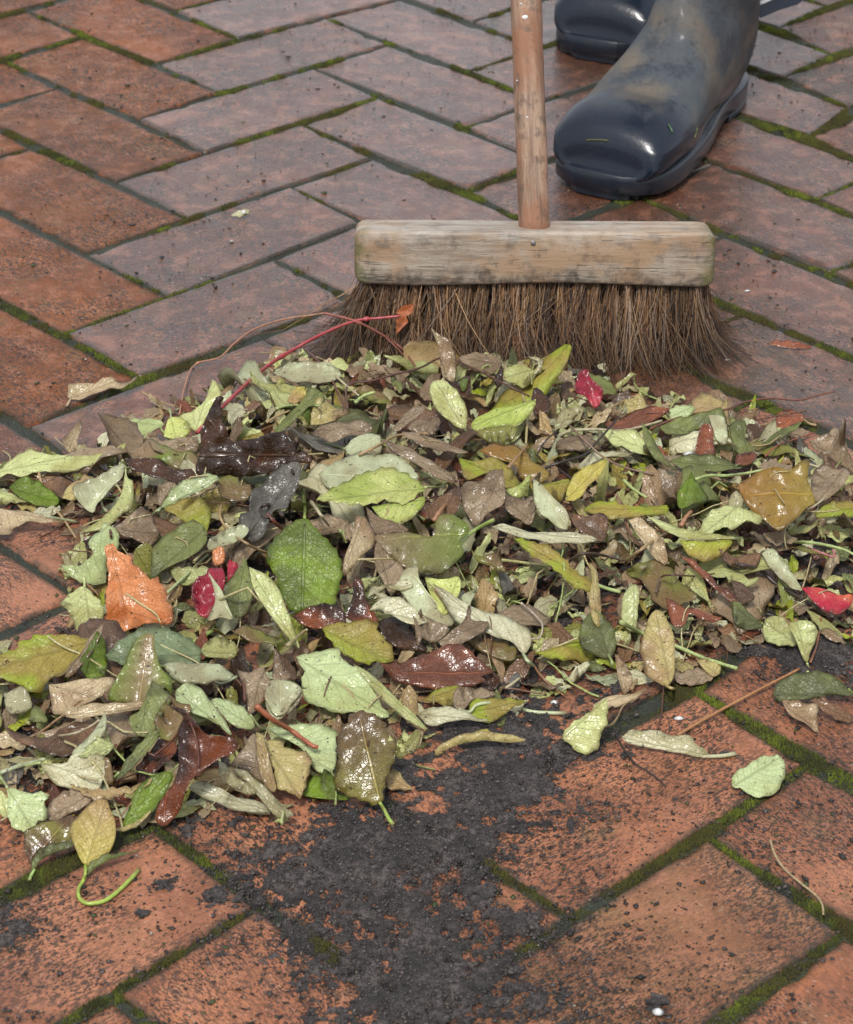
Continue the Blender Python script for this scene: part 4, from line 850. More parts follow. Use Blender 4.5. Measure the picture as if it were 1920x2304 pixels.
H('e', 'rusty long leaf lying across the lower right of the pile', 'russet', [(795,1140),(860,1165),(950,1240),(1020,1300),(1110,1365),(1115,1425),(1040,1365),(940,1275),(850,1190)], None, 28, .010, fold=.25)
H('e', 'brown triangular leaf at the tip of the rusty long leaf', 'brown', [(1085,1280),(1150,1300),(1215,1380),(1180,1400),(1130,1425),(1100,1360)], None, 30, .008)
H('e', 'pale frilled leaf with short stalk right of centre', 'pale', [(1040,1225),(1130,1240),(1190,1275),(1240,1262),(1200,1310),(1110,1312),(1065,1280)], None, 26, .010, serr=.0004)
H('e', 'red and orange leaf at the right edge of the pile', 'redorange', [(1465,1320),(1560,1318),(1640,1340),(1700,1362),(1740,1350),(1752,1380),(1720,1440),(1660,1472),(1600,1450),(1540,1410),(1490,1350)], (1465,1320,1745,1370), 34, .008, curl=.3, wave=.0014)
H('e', 'pale leaf under the red and orange leaf', 'pale', [(1490,1430),(1560,1470),(1640,1530),(1700,1590),(1620,1592),(1560,1540)], None, 20, .003, fold=.3)
H('e', 'tan leaf lying flat at the right lower edge', 'tan', [(1560,1560),(1640,1560),(1715,1620),(1650,1615),(1590,1590)], None, 16, .003)
H('e', 'brown leaf pair point at the middle bottom right', 'russet', [(720,1380),(800,1420),(900,1440),(1000,1470),(1040,1480),(960,1500),(850,1470),(830,1530),(770,1540),(740,1460)], None, 24, .008, wave=.002)
H('e', 'olive grey leaf with white tip near the lower right edge', 'dull', [(1080,1420),(1140,1430),(1200,1470),(1262,1528),(1180,1545),(1110,1530),(1090,1470)], None, 24, .004, stem=[(1255,1525),(1275,1540)])
H('e', 'pale white green crumpled leaf at the lower right edge', 'pale', [(1270,1490),(1310,1483),(1370,1500),(1400,1540),(1440,1590),(1430,1650),(1350,1640),(1280,1612),(1258,1550)], None, 26, .003, wave=.0025, curl=.3)
H('e', 'pale white green leaf hanging with its stalk toward the viewer', 'pale', [(1400,1512),(1470,1498),(1550,1540),(1542,1620),(1512,1680),(1500,1735),(1470,1700),(1440,1620),(1408,1560)], (1500,1735,1440,1505), 34, .004, fold=.25, stem=[(1500,1733),(1505,1760),(1500,1790)])
# --- left part of the pile
H('c', 'tan leaf with curled rim at the left border', 'tan', [(-30,850),(60,868),(150,870),(240,898),(330,930),(350,940),(230,942),(130,952),(70,970),(70,1010),(40,1032),(-30,1000)], None, 24, .003, curl=.35, stem=[(340,935),(440,937)], stemc=(.36,.40,.22))
H('c', 'pale small leaf at the left border above the tan leaf', 'pale', [(-20,765),(60,770),(110,800),(165,822),(60,830),(-20,832)], None, 26, .005)
H('c', 'dark green leaf with brown patch at the left border', 'green', [(50,740),(120,690),(200,705),(280,755),(332,800),(325,832),(270,857),(180,832),(100,792)], (50,745,330,820), 24, .004, fold=.15, mask='base')
H('c', 'brown wet scrap right of the dark green leaf', 'brown', [(160,690),(280,670),(400,690),(460,670),(380,760),(340,800),(280,750)], None, 22, .005, wave=.003)
H('c', 'olive yellow leaf right of the dark green leaf', 'ytan', [(345,802),(390,725),(450,700),(470,660),(530,692),(490,755),(415,812)], None, 24, .005, serr=.0004)
H('c', 'long pale grey green leaf across the far left of the pile', 'pale', [(-60,640),(0,640),(60,590),(130,540),(160,527),(250,552),(350,557),(480,562),(560,552),(640,528),(690,500),(715,488),(665,560),(560,610),(430,650),(300,665),(200,660),(110,690),(60,665),(-60,700)], (-20,660,712,490), 30, .010, serr=.0004, fold=.1, stem=[(690,540),(600,530),(500,528)], stemc=(.42,.48,.2))
H('c', 'dark rolled leaf left of the black-brown leaf', 'dark', [(700,572),(780,577),(870,577),(930,618),(1000,640),(1080,640),(1105,690),(1030,712),(900,697),(800,667),(730,632)], None, 34, .012, curl=.7, wave=.0014)
H('c', 'large black-brown glossy leaf standing up crumpled at the left', 'dark', [(1222,240),(1245,232),(1266,242),(1245,275),(1258,320),(1250,370),(1278,410),(1300,482),(1360,478),(1450,460),(1560,430),(1610,440),(1638,478),(1660,488),(1665,560),(1700,530),(1740,560),(1752,604),(1640,602),(1540,650),(1400,680),(1250,680),(1130,680),(1100,640),(1130,520),(1128,430),(1160,350),(1190,290)], (1650,560,1150,560), 58, .010, wave=.0038, flutter=.003, fold=.15)
H('c', 'tan green folded leaf below the dark rolled leaf', 'wetpale', [(408,762),(450,722),(560,682),(650,622),(702,612),(700,682),(640,732),(590,792),(542,840),(530,892),(470,852),(430,812)], (545,800,702,615), 34, .009, fold=.3, mask='edge', stem=[(545,800),(575,840),(600,875)])
H('c', 'arrow shaped pale leaf with its stalk at the top', 'pale', [(705,612),(720,700),(752,722),(745,880),(690,900),(640,960),(560,990),(450,988),(520,955),(600,900),(680,800),(700,700)], (706,614,455,988), 34, .010, fold=.2, mask='tip', stem=[(706,650),(706,612),(690,590)])
H('c', 'brown dull leaf below the arrow shaped leaf', 'taupe', [(640,960),(740,880),(780,850),(850,880),(870,960),(900,1010),(840,1060),(760,1030),(690,1010)], None, 24, .008, wave=.003)
H('c', 'tan leaf left of the pale narrow leaf', 'taupe', [(888,722),(960,706),(1000,740),(940,790),(900,850),(885,790)], None, 28, .010)
H('c', 'olive yellow leaf under the pale narrow leaf', 'ygreen', [(915,862),(1000,818),(1100,785),(1160,830),(1190,900),(1170,960),(1152,1052),(1110,990),(1050,940),(980,892)], (920,862,1152,1052), 30, .010, serr=.0004, mask='base')
H('c', 'pale narrow leaf pointing right with thick stalk at its left', 'mint', [(905,860),(940,790),(990,740),(1060,702),(1150,680),(1190,670),(1232,690),(1200,727),(1100,772),(1000,822),(925,862)], (905,862,1232,690), 30, .014, fold=.2, stem=[(925,845),(890,870),(862,896)], stemc=(.42,.5,.25), stemr=.0011, serr=.0004)
H('c', 'round olive leaf left of the withered grey leaf', 'olive', [(1220,690),(1290,675),(1340,700),(1352,735),(1410,728),(1418,780),(1370,822),(1290,815),(1238,790),(1212,740)], None, 28, .010, serr=.0004)
H('c', 'withered grey leaf below the black-brown leaf', 'grey', [(1640,602),(1685,610),(1692,660),(1670,740),(1630,800),(1610,850),(1540,870),(1510,950),(1480,1010),(1420,1045),(1352,1000),(1350,910),(1400,880),(1410,800),(1440,740),(1500,690),(1580,622)], None, 32, .010, wave=.004, curl=.3)
H('c', 'dull dark green leaf with folded tip at the left', 'dull', [(1090,925),(1160,975),(1155,1060),(1080,1130),(1000,1170),(920,1210),(858,1255),(850,1160),(870,1080),(940,1010),(1030,960)], (1155,975,858,1255), 30, .010, fold=.15)
H('c', 'rolled pale brown leaf between the dull green leaf and the stalk', 'wetpale', [(1165,1080),(1220,1020),(1300,970),(1380,960),(1400,1000),(1320,1050),(1230,1080),(1175,1100)], None, 30, .010, curl=.6)
H('c', 'tattered mint leaf with a hole at the far left', 'mint', [(500,1042),(560,990),(590,930),(620,958),(660,980),(672,1060),(650,1100),(600,1120),(600,1180),(592,1278),(520,1290),(440,1265),(380,1225),(345,1190),(350,1178),(440,1185),(500,1150),(530,1110),(500,1085)], (610,960,350,1185), 26, .006, wave=.0016, serr=.0004)
H('c', 'pale leaf with its stalk up left of the orange leaf', 'pale', [(475,1300),(510,1335),(570,1400),(590,1450),(572,1530),(520,1600),(450,1580),(420,1520),(390,1450),(345,1422),(370,1370),(440,1320)], (475,1300,520,1600), 34, .004, fold=.15, stem=[(475,1302),(476,1275),(472,1248)], serr=.0004)
H('c', 'tan leaf end under the pale leaf left of the orange leaf', 'ytan', [(375,1570),(410,1520),(440,1480),(450,1560),(430,1590)], None, 24, .003)
H('c', 'small crimson leaf scrap between green leaves', 'red', [(1290,1150),(1330,1168),(1340,1200),(1290,1275),(1280,1200)], None, 34, .010)
H('c', 'crimson crumpled leaf in the left half of the pile', 'red', [(1085,1390),(1083,1310),(1110,1260),(1160,1235),(1172,1200),(1240,1195),(1265,1240),(1262,1310),(1205,1400),(1170,1470),(1110,1450),(1100,1410)], None, 34, .010, wave=.003, curl=.3)
H('c', 'small square orange leaf scrap above the crimson leaf', 'orange', [(1195,1090),(1250,1075),(1268,1130),(1250,1175),(1200,1170)], None, 36, .010)
H('c', 'grey brown leaf half over the crimson crumpled leaf', 'wetpale', [(1170,1220),(1240,1310),(1280,1400),(1310,1490),(1240,1480),(1180,1510),(1170,1480),(1210,1400),(1200,1300)], None, 36, .013, fold=.3, mask='left')
H('c', 'orange leaf with dark stalk standing at the left', 'orange', [(590,1075),(625,1060),(650,1072),(665,1105),(740,1130),(750,1182),(800,1212),(850,1272),(900,1255),(905,1302),(948,1342),(942,1400),(980,1440),(965,1530),(850,1512),(720,1540),(650,1572),(583,1570),(600,1480),(602,1350),(612,1250),(600,1150)], (625,1062,720,1560), 44, .006, fold=.3, wave=.0024, serr=.0003, stem=[(630,1068),(622,1000),(616,928)], stemc=(.10,.03,.02), stemr=.0009)
H('c', 'grey green folded leaf right of the crimson leaf', 'dull', [(1380,1130),(1402,1220),(1422,1330),(1400,1440),(1320,1472),(1262,1345),(1282,1290),(1325,1230)], (1380,1130,1330,1470), 36, .012, fold=.35)
H('d', 'brown folded cone leaf right of the bright green leaf', 'tan', [(500,950),(560,962),(612,1060),(600,1112),(530,1180),(470,1262),(430,1282),(440,1180),(480,1080)], (540,955,432,1280), 38, .011, fold=-.4, wave=.0012)
H('d', 'brown leaf behind the heart shaped leaf', 'taupe', [(560,900),(640,960),(760,1000),(800,1040),(700,1050),(610,1060),(575,980)], None, 28, .012)
H('d', 'pale leaf end with stalk under the serrated pale yellow leaf', 'lime', [(590,900),(700,880),(800,880),(885,840),(882,900),(800,980),(720,1000),(640,962)], None, 28, .012, stem=[(830,880),(870,925),(912,972)], stemc=(.42,.5,.25))
H('d', 'brown puckered leaf right of the serrated pale yellow leaf', 'taupe', [(1330,692),(1342,810),(1330,900),(1240,942),(1180,1002),(1140,960),(1092,860),(1110,780),(1200,762),(1250,712)], None, 30, .012, wave=.0024, fold=.2)
H('d', 'dark brown leaf left of the puckered brown leaf', 'brown', [(880,940),(960,860),(1050,800),(1092,800),(1090,900),(1040,960),(960,1000)], None, 26, .010, curl=.4)
H('d', 'serrated pale yellow leaf lying on top in the middle', 'lime', [(270,873),(310,840),(350,815),(440,760),(500,735),(560,710),(620,698),(680,690),(790,710),(850,760),(895,792),(850,830),(790,885),(720,880),(660,867),(580,892),(470,890),(400,877)], (898,795,270,873), 24, .018, fold=.08, serr=.0009, wave=.0008, stem=[(895,795),(950,790),(1010,790)], stemc=(.5,.55,.2), stemr=.0010)
H('d', 'grey green leaf behind the pale cream tube', 'taupe', [(1330,840),(1420,850),(1500,870),(1510,960),(1480,1010),(1400,960),(1320,900)], None, 26, .010)
H('d', 'heart shaped leaf half green half brown in the middle', 'mixed', [(950,1010),(955,970),(985,945),(1060,948),(1120,990),(1140,1040),(1090,1090),(1112,1150),(1050,1230),(970,1280),(880,1270),(780,1240),(700,1180),(640,1120),(608,1060),(720,1045),(830,1050),(910,1070),(948,1050)], (1140,1045,620,1085), 32, .016, wave=.0012, mask='base', stem=[(1115,1075),(1160,1040),(1280,972)], stemc=(.3,.4,.1), stemr=.0012)
H('d', 'pale cream rolled leaf tube in the middle right', 'cream', [(1260,1010),(1330,1000),(1400,1015),(1500,1040),(1620,1040),(1750,1055),(1860,1090),(1820,1110),(1720,1112),(1600,1110),(1480,1085),(1350,1052)], None, 34, .014, curl=.8)
H('d', 'small olive leaf with stalk under the heart shaped leaf', 'olive', [(1150,1175),(1230,1180),(1310,1155),(1320,1210),(1350,1270),(1270,1230),(1190,1210)], None, 28, .011, fold=.3)
H('e', 'bright green toothed leaf pointing down right in the middle', 'ygreen', [(-112,1045),(0,1068),(70,1090),(140,1130),(200,1200),(280,1260),(352,1300),(330,1340),(260,1342),(180,1290),(100,1210),(0,1150),(-60,1090)], (352,1305,-112,1045), 30, .015, fold=.15, serr=.0008, stem=[(350,1302),(410,1325),(480,1342)], stemc=(.42,.52,.2), stemr=.0012)
H('c', 'long pale veined leaf with its edge up, right of the crimson leaf', 'pale', [(1400,1190),(1450,1212),(1540,1272),(1590,1372),(1632,1480),(1672,1600),(1685,1655),(1600,1560),(1500,1430),(1430,1322)], (1680,1650,1400,1190), 34, .013, fold=.3)
H('d', 'grey brown leaf under the bright green round leaf', 'taupe', [(700,1400),(660,1330),(610,1230),(620,1100),(700,1180),(760,1230),(780,1300)], None, 28, .010)
H('d', 'dark red leaf spike right of the bright green round leaf', 'rust', [(440,1520),(485,1420),(490,1320),(512,1290),(545,1330),(560,1420),(625,1530),(610,1600),(510,1570)], None, 40, .009, curl=.5)
H('d', 'dark glossy leaf under the bright green round leaf', 'rust', [(142,1520),(230,1472),(330,1455),(420,1480),(445,1560),(330,1595),(220,1572)], None, 34, .007, curl=.3)
H('d', 'bright green round leaf standing up with stalk at top', 'green', [(212,962),(130,1000),(60,1060),(20,1110),(3,1150),(5,1220),(60,1300),(80,1400),(150,1492),(250,1480),(370,1472),(400,1382),(425,1285),(415,1200),(380,1130),(300,1050),(250,990)], (215,965,200,1490), 46, .012, serr=.0006, wave=.0010, fold=.06, stem=[(214,968),(215,890),(205,798)], stemc=(.35,.45,.12), stemr=.0012)
H('d', 'tan green leaf lying flat above the small pale leaf', 'wetpale', [(740,1350),(770,1260),(800,1238),(850,1240),(862,1320),(960,1450),(1050,1520),(1040,1562),(960,1560),(850,1500),(800,1440)], None, 28, .011, wave=.0015)
H('d', 'pale green leaf wedge in the middle below the heart leaf', 'lime', [(890,1300),(1000,1310),(1080,1290),(1090,1370),(1060,1440),(1000,1530),(950,1470),(910,1380)], None, 28, .010)
H('d', 'small pale twisted leaf with stalk at left below the heart leaf', 'cream', [(560,1415),(590,1370),(640,1350),(740,1342),(790,1330),(830,1370),(760,1392),(680,1362),(600,1395)], None, 34, .013, curl=.4)
H('d', 'dark charred leaf in front of the tan green leaf', 'dark', [(600,1540),(700,1520),(800,1560),(862,1640),(905,1725),(780,1702),(680,1662),(630,1600)], None, 20, .005, wave=.002)
H('d', 'small cream leaf with stalk above the dark charred leaf', 'cream', [(575,1490),(610,1450),(640,1432),(700,1415),(780,1440),(850,1500),(912,1552),(830,1572),(740,1540),(650,1482)], (575,1488,912,1552), 32, .014, fold=.3, stem=[(590,1480),(565,1485),(540,1492)], stemc=(.42,.48,.25))
H('g', 'dark olive leaf behind the long pale rolled leaf', 'olive', [(1040,100),(1130,78),(1230,85),(1300,130),(1305,170),(1285,205),(1220,192),(1120,150)], None, 30, .006)
H('d', 'long pale veined leaf rolling down to the front edge in the middle', 'cream', [(935,1335),(1010,1370),(1100,1430),(1200,1480),(1350,1512),(1450,1560),(1490,1610),(1485,1680),(1445,1732),(1380,1662),(1280,1632),(1180,1580),(1090,1560),(1030,1490)], (1445,1732,935,1335), 36, .014, curl=-.35, stem=[(1443,1728),(1470,1770),(1500,1795)], stemc=(.42,.5,.28), stemr=.0011)
H('d', 'dark taupe crumpled leaf over the long pale veined leaf', 'taupe', [(965,1662),(1010,1620),(1060,1580),(1120,1520),(1135,1450),(1152,1480),(1150,1532),(1250,1548),(1240,1590),(1180,1632),(1090,1680),(1010,1702)], None, 34, .016, wave=.003)
H('d', 'taupe curled leaf left of the dark taupe crumpled leaf', 'taupe', [(825,1580),(880,1550),(960,1580),(1030,1600),(960,1660),(880,1650),(850,1700)], None, 24, .008, wave=.003)
H('e', 'dull round green leaf with stalk toward the viewer, lower right', 'dull', [(245,1600),(270,1510),(330,1440),(390,1490),(440,1550),(452,1640),(420,1702),(340,1690),(270,1652)], (415,1700,330,1440), 34, .008, fold=.12, stem=[(418,1698),(430,1720),(432,1745)], stemc=(.35,.42,.15))
H('e', 'upright pale leaf blade at the lower middle', 'pale', [(480,1420),(500,1345),(545,1300),(580,1320),(572,1450),(560,1560),(520,1545),(485,1490)], None, 38, .009, serr=.0003)
H('e', 'narrow tan leaf blade standing at the lower middle', 'ytan', [(308,1180),(345,1230),(362,1330),(372,1430),(362,1540),(362,1592),(320,1540),(305,1400),(318,1290)], (308,1180,362,1592), 38, .010, fold=.4)
H('h', 'long tan green leaf lying toward the viewer at the lower right', 'ytan', [(555,150),(570,90),(600,-10),(640,-60),(690,-30),(735,80),(740,180),(735,285),(700,338),(640,312),(585,272),(575,200)], (715,338,640,-60), 34, .007, curl=-.25, fold=.1, stem=[(712,334),(722,345),(735,348)])
H('h', 'small tan upright shred left of the long tan green leaf', 'tan', [(428,168),(460,190),(492,240),(518,310),(500,365),(470,372),(440,262)], None, 30, .002, fold=.4)
H('h', 'small cream twisted leaf on the soil', 'cream', [(185,290),(225,235),(280,210),(300,218),(265,270),(208,318),(160,300),(145,250),(165,262)], None, 28, .002, curl=.5)
H('h', 'wet grey brown leaf flat on the brick near the moss corner', 'taupe', [(730,292),(800,250),(900,230),(948,280),(905,312),(840,332),(740,322)], None, 10, .001, wave=.001)
H('h', 'torn tan leaf scrap beside the wet grey brown leaf', 'ytan', [(850,190),(960,200),(985,250),(945,290),(885,240)], None, 14, .002)
H('h', 'brown torn strip behind the light green leaf', 'tan', [(310,432),(400,380),(520,370),(602,350),(545,402),(440,440),(350,465)], None, 24, .002, curl=.4)
H('h', 'light green leaf tipped up alone on the brick', 'pale', [(145,605),(160,580),(200,532),(280,482),(380,398),(388,480),(385,542),(352,590),(340,662),(270,697),(210,662),(185,632)], (155,605,385,400), 40, .001, fold=.12, serr=.0005, wave=.0008)
H('h', 'cream rolled leaf with stalk alone on the brick', 'cream', [(463,602),(490,580),(520,570),(620,572),(740,600),(820,602),(850,640),(912,682),(930,700),(860,706),(760,682),(640,660),(500,632)], (930,700,463,602), 36, .001, curl=.7, stem=[(905,697),(980,700),(1060,688)], stemc=(.5,.5,.3), stemr=.0012)
H('h', 'mint leaf lying flat alone on the mossy joint', 'mint', [(1038,860),(1042,820),(1052,788),(1120,750),(1190,702),(1240,698),(1285,693),(1320,742),(1310,822),(1262,900),(1200,916),(1130,902),(1090,872),(1050,868)], (1045,862,1300,700), 14, .001, serr=.0004, fold=.05, wave=.0008)
H('h', 'brown shrivelled leaf at the right border', 'brown', [(1450,410),(1500,395),(1560,430),(1680,490),(1650,522),(1560,500),(1500,450)], None, 22, .002, curl=.6)
H('h', 'tan pointed leaf under the olive oval leaf', 'tan', [(1300,415),(1350,405),(1420,430),(1492,452),(1482,500),(1490,582),(1430,540),(1350,490)], (1300,415,1490,582), 20, .001, fold=.2)
H('h', 'olive oval leaf at the right border', 'dull', [(1252,372),(1285,310),(1340,285),(1400,270),(1510,265),(1600,310),(1660,362),(1673,388),(1560,380),(1440,400),(1300,410)], (1673,385,1252,375), 30, .004, fold=.12, stem=[(1650,375),(1700,395),(1760,410)], stemc=(.2,.28,.06))
# --- middle front
H('g', 'yellow green leaf with brown veins above the mint leaf', 'ygreen', [(285,35),(350,10),(480,0),(560,-5),(582,15),(580,50),(640,110),(665,160),(660,200),(640,212),(560,206),(520,222),(430,180),(370,140),(310,70)], (285,35,640,205), 30, .014, serr=.0006, fold=.06, mask='left')
H('g', 'dark folded scrap at the end of the large russet leaf', 'dark', [(1080,272),(1160,250),(1222,290),(1190,352),(1120,340),(1080,302)], None, 30, .004, wave=.002)
H('g', 'large russet wet leaf at the front middle', 'russet', [(585,275),(700,222),(830,170),(940,132),(1000,125),(1045,142),(1110,200),(1190,262),(1120,280),(1150,312),(1050,342),(900,357),(750,337),(650,302)], (590,275,1190,262), 30, .007, fold=.12, wave=.0016, serr=.0004)
H('g', 'yellow green lobed leaf below the large russet leaf', 'ygreen', [(820,402),(850,370),(900,350),(1000,332),(1042,350),(985,382),(970,452),(880,420)], None, 28, .006, wave=.0015)
H('g', 'brown leaf piece below the large russet leaf', 'taupe', [(970,450),(985,382),(1060,345),(1150,350),(1200,380),(1150,400),(1080,400),(1030,460)], None, 22, .005)
H('g', 'bright yellow green leaf lying toward the soil', 'ygreen', [(1055,465),(1080,402),(1200,400),(1300,404),(1362,416),(1285,450),(1180,522),(1080,512)], (1055,470,1362,416), 26, .004, serr=.0003)
H('g', 'pale half folded leaf under the arching white stalk', 'cream', [(785,482),(880,443),(980,450),(1080,490),(1172,520),(1000,516),(850,546),(815,512)], None, 28, .007, stem=[(1040,505),(1060,470),(1095,435),(1160,422),(1260,428),(1370,465),(1460,474),(1568,476)], stemc=(.5,.55,.32), stemr=.0011)
H('g', 'rolled pale leaf along the right side of the big mint leaf', 'pale', [(455,222),(520,258),(600,318),(680,398),(740,450),(800,510),(845,565),(770,535),(680,472),(600,402),(520,315)], None, 34, .012, curl=.8)
H('g', 'taupe leaf with hooked tip left of the big mint leaf', 'taupe', [(30,290),(35,200),(42,135),(80,210),(95,270),(130,280),(125,300),(60,330)], None, 44, .014, fold=.3)
H('g', 'grey pale leaf left of the big mint leaf', 'wetpale', [(0,330),(60,312),(140,330),(190,378),(150,450),(60,512),(0,450)], None, 30, .012, curl=.4)
H('g', 'pale mint leaf under the wet brown and green leaf', 'mint', [(0,560),(80,545),(130,540),(260,532),(362,560),(368,650),(350,780),(260,782),(180,655),(60,600)], None, 26, .006)
H('g', 'big smooth mint leaf lying on top at the front middle', 'mint', [(150,182),(250,152),(330,145),(380,140),(392,190),(440,232),(500,312),(570,402),(645,492),(600,502),(480,482),(340,470),(230,430),(195,400),(188,360),(182,300),(200,265)], (160,190,645,495), 26, .014, fold=.05, wave=.0010, serr=.0004)
H('g', 'narrow green leaf below the tan yellow leaf with a hole', 'green', [(185,902),(215,850),(250,800),(340,790),(362,872),(440,925),(300,926)], None, 22, .003)
H('g', 'cream torn leaf corner right of the wet brown and green leaf', 'ytan', [(625,802),(680,770),(722,830),(766,882),(690,876),(632,870)], None, 18, .003)
H('g', 'wet brown and green leaf with its stalk on the soil', 'wetbrown', [(420,520),(435,478),(480,462),(530,465),(590,500),(630,542),(640,622),(685,600),(680,640),(668,720),(622,830),(595,950),(500,932),(400,892),(350,852),(362,770),(370,700),(360,640),(372,580)], (594,948,480,465), 42, .006, fold=-.18, wave=.0018, serr=.0007, mask='tip', stem=[(592,940),(620,990),(640,1030),(665,1058)], stemc=(.35,.48,.1), stemr=.0011)
H('g', 'curled olive leaf lying alone on the dark soil', 'ytan', [(880,695),(878,680),(900,655),(970,620),(1080,592),(1200,588),(1290,600),(1362,622),(1270,632),(1150,626),(1020,645),(940,672),(895,702)], (885,695,1362,622), 34, .002, fold=.5)
H('g', 'tiny yellow leaf scrap on the curled olive leaf', 'yellow', [(1085,572),(1120,560),(1162,562),(1160,585),(1095,597)], None, 24, .008)
# --- front left
H('f', 'dry grey leaf edge between the orange and yellow green leaves', 'taupe', [(582,5),(562,90),(500,200),(420,290),(362,312),(395,240),(460,170),(505,80)], None, 34, .010, curl=.4)
H('f', 'green corner under the dry grey leaf edge', 'green', [(440,290),(500,200),(560,120),(600,180),(590,300),(500,325)], None, 26, .005, serr=.0004)
H('f', 'big yellow green leaf with shiny midrib at the left border', 'ygreen', [(-60,200),(40,168),(103,148),(105,106),(170,110),(182,78),(240,76),(320,74),(400,72),(470,84),(505,100),(480,172),(430,242),(372,312),(280,322),(232,402),(160,402),(132,370),(50,332),(-60,290)], (505,110,-60,262), 30, .008, fold=.08, serr=.0004, wave=.0012)
H('f', 'blue green veined leaf in front of the orange leaf', 'blue', [(588,202),(640,140),(700,85),(742,60),(800,33),(900,24),(1010,60),(1090,110),(1132,160),(1130,200),(1110,232),(1020,252),(880,245),(700,235)], (1125,190,588,205), 28, .010, serr=.0006, wave=.0010, stem=[(890,215),(1020,150),(1120,95),(1205,40)], stemc=(.3,.42,.12), stemr=.0011)
H('f', 'pale veined leaf corner right of the blue green leaf', 'pale', [(1130,160),(1180,90),(1260,85),(1330,130),(1325,200),(1230,200),(1150,190)], None, 26, .008, stem=[(1320,190),(1370,205),(1400,240)])
H('f', 'olive curled leaf above the pale veined corner', 'olive', [(1300,50),(1390,20),(1480,50),(1560,100),(1600,150),(1500,120),(1400,110)], None, 24, .009, wave=.002)
H('f', 'grey leaf with glossy sheen in the left front', 'wetpale', [(915,250),(970,235),(1040,225),(1150,230),(1270,255),(1315,300),(1220,342),(1100,348),(1000,332)], None, 24, .010, wave=.0016, stem=[(1130,345),(1230,345),(1335,305)], stemc=(.4,.45,.28))
H('f', 'pale bent leaf left of the light green oval leaf', 'mint', [(988,382),(1060,342),(1140,390),(1200,470),(1262,552),(1305,642),(1200,562),(1080,512),(1000,472)], None, 30, .012, fold=.25)
H('f', 'light green oval leaf in the left front', 'mint', [(1188,440),(1230,428),(1280,435),(1372,480),(1420,540),(1432,592),(1360,602),(1260,542),(1210,482)], (1430,590,1190,440), 28, .012, stem=[(1420,590),(1470,600),(1515,598)], stemc=(.4,.45,.2))
H('f', 'brown withered leaf left of the grey folded leaf', 'taupe', [(1330,270),(1400,290),(1480,250),(1500,300),(1530,340),(1500,400),(1440,480),(1400,500),(1380,400),(1350,320)], None, 32, .013, wave=.003)
H('f', 'grey folded leaf left of the big mint leaf stalk', 'wetpale', [(1490,440),(1530,350),(1580,332),(1660,360),(1702,400),(1640,480),(1590,545),(1530,520)], None, 30, .012, fold=.3)
H('f', 'tan leaf folded double at the left', 'tan', [(275,350),(340,340),(400,330),(530,320),(645,318),(600,392),(480,462),(380,502),(300,517),(285,440)], (275,350,600,440), 28, .009, wave=.0016)
H('f', 'small pale leaf with glint under the tan folded leaf', 'wetpale', [(20,400),(90,380),(160,420),(180,480),(100,520),(40,500)], None, 24, .006)
H('f', 'dull olive tip at the far left under the tan folded leaf', 'dull', [(160,560),(190,470),(220,480),(270,560),(210,570)], None, 28, .006)
H('f', 'brown crumpled stack of leaves at the far left', 'brown', [(30,610),(130,622),(200,660),(300,642),(330,600),(420,560),(520,540),(600,560),(560,620),(430,702),(400,742),(280,742),(160,712),(60,652)], None, 22, .007, wave=.004)
H('f', 'light tan rolled leaf across the left front', 'tan', [(345,530),(380,500),(430,482),(560,462),(700,458),(800,455),(812,475),(800,492),(700,502),(560,527),(420,545)], None, 36, .013, curl=.8)
H('f', 'brown and green upright leaf with hooked tip in the left front', 'mixed', [(808,72),(840,62),(872,72),(868,110),(900,250),(960,312),(968,412),(905,350),(832,452),(700,452),(612,442),(630,372),(700,242),(740,132)], (780,450,840,65), 42, .012, fold=.1, mask='edge')
H('f', 'grey green leaf with brown edge right of the hooked leaf', 'dull', [(858,332),(900,362),(980,442),(940,482),(900,562),(850,642),(760,632),(728,540),(800,502),(822,420)], (858,335,790,635), 34, .013, fold=.2)
H('f', 'olive green leaf behind the rust red wet leaf', 'olive', [(868,602),(900,530),(958,470),(1060,458),(1075,500),(1022,560),(1000,642),(960,692),(900,662)], None, 38, .010, fold=.2)
H('f', 'dark brown wet scrap behind the rust red leaf', 'rust', [(760,800),(860,700),(960,690),(1000,720),(960,790),(880,840),(780,900)], None, 22, .005, wave=.003)
H('f', 'yellow tan leaf with a small hole at the front', 'ytan', [(1480,672),(1570,655),(1600,700),(1660,712),(1725,732),(1755,762),(1740,850),(1692,992),(1630,952),(1560,932),(1540,830),(1500,730)], (1480,672,1692,992), 28, .007, serr=.0006)
H('f', 'taupe triangular leaf between two pale rolled leaves', 'taupe', [(1285,802),(1360,722),(1412,640),(1442,640),(1455,800),(1482,902),(1400,852)], None, 32, .009)
H('f', 'pale vertical rolled leaf beside the yellow tan leaf', 'ytan', [(1440,622),(1482,640),(1502,722),(1532,830),(1555,942),(1520,952),(1482,902),(1452,802)], None, 36, .012, curl=.8)
H('f', 'pale rolled leaf lying along the front edge', 'cream', [(1058,930),(1090,905),(1140,905),(1220,930),(1330,982),(1450,1010),(1522,1062),(1480,1077),(1330,1062),(1200,1012),(1110,972)], (1522,1065,1058,925), 34, .003, curl=.6)
H('f', 'pale rolled leaf pointing to its little star shaped bud', 'cream', [(1308,822),(1380,840),(1452,902),(1522,962),(1572,1022),(1655,1082),(1600,1102),(1540,1082),(1470,1002),(1400,922)], (1600,1095,1308,822), 36, .006, curl=.6, stem=[(1590,1090),(1585,1115),(1588,1135)], stemc=(.42,.46,.2))
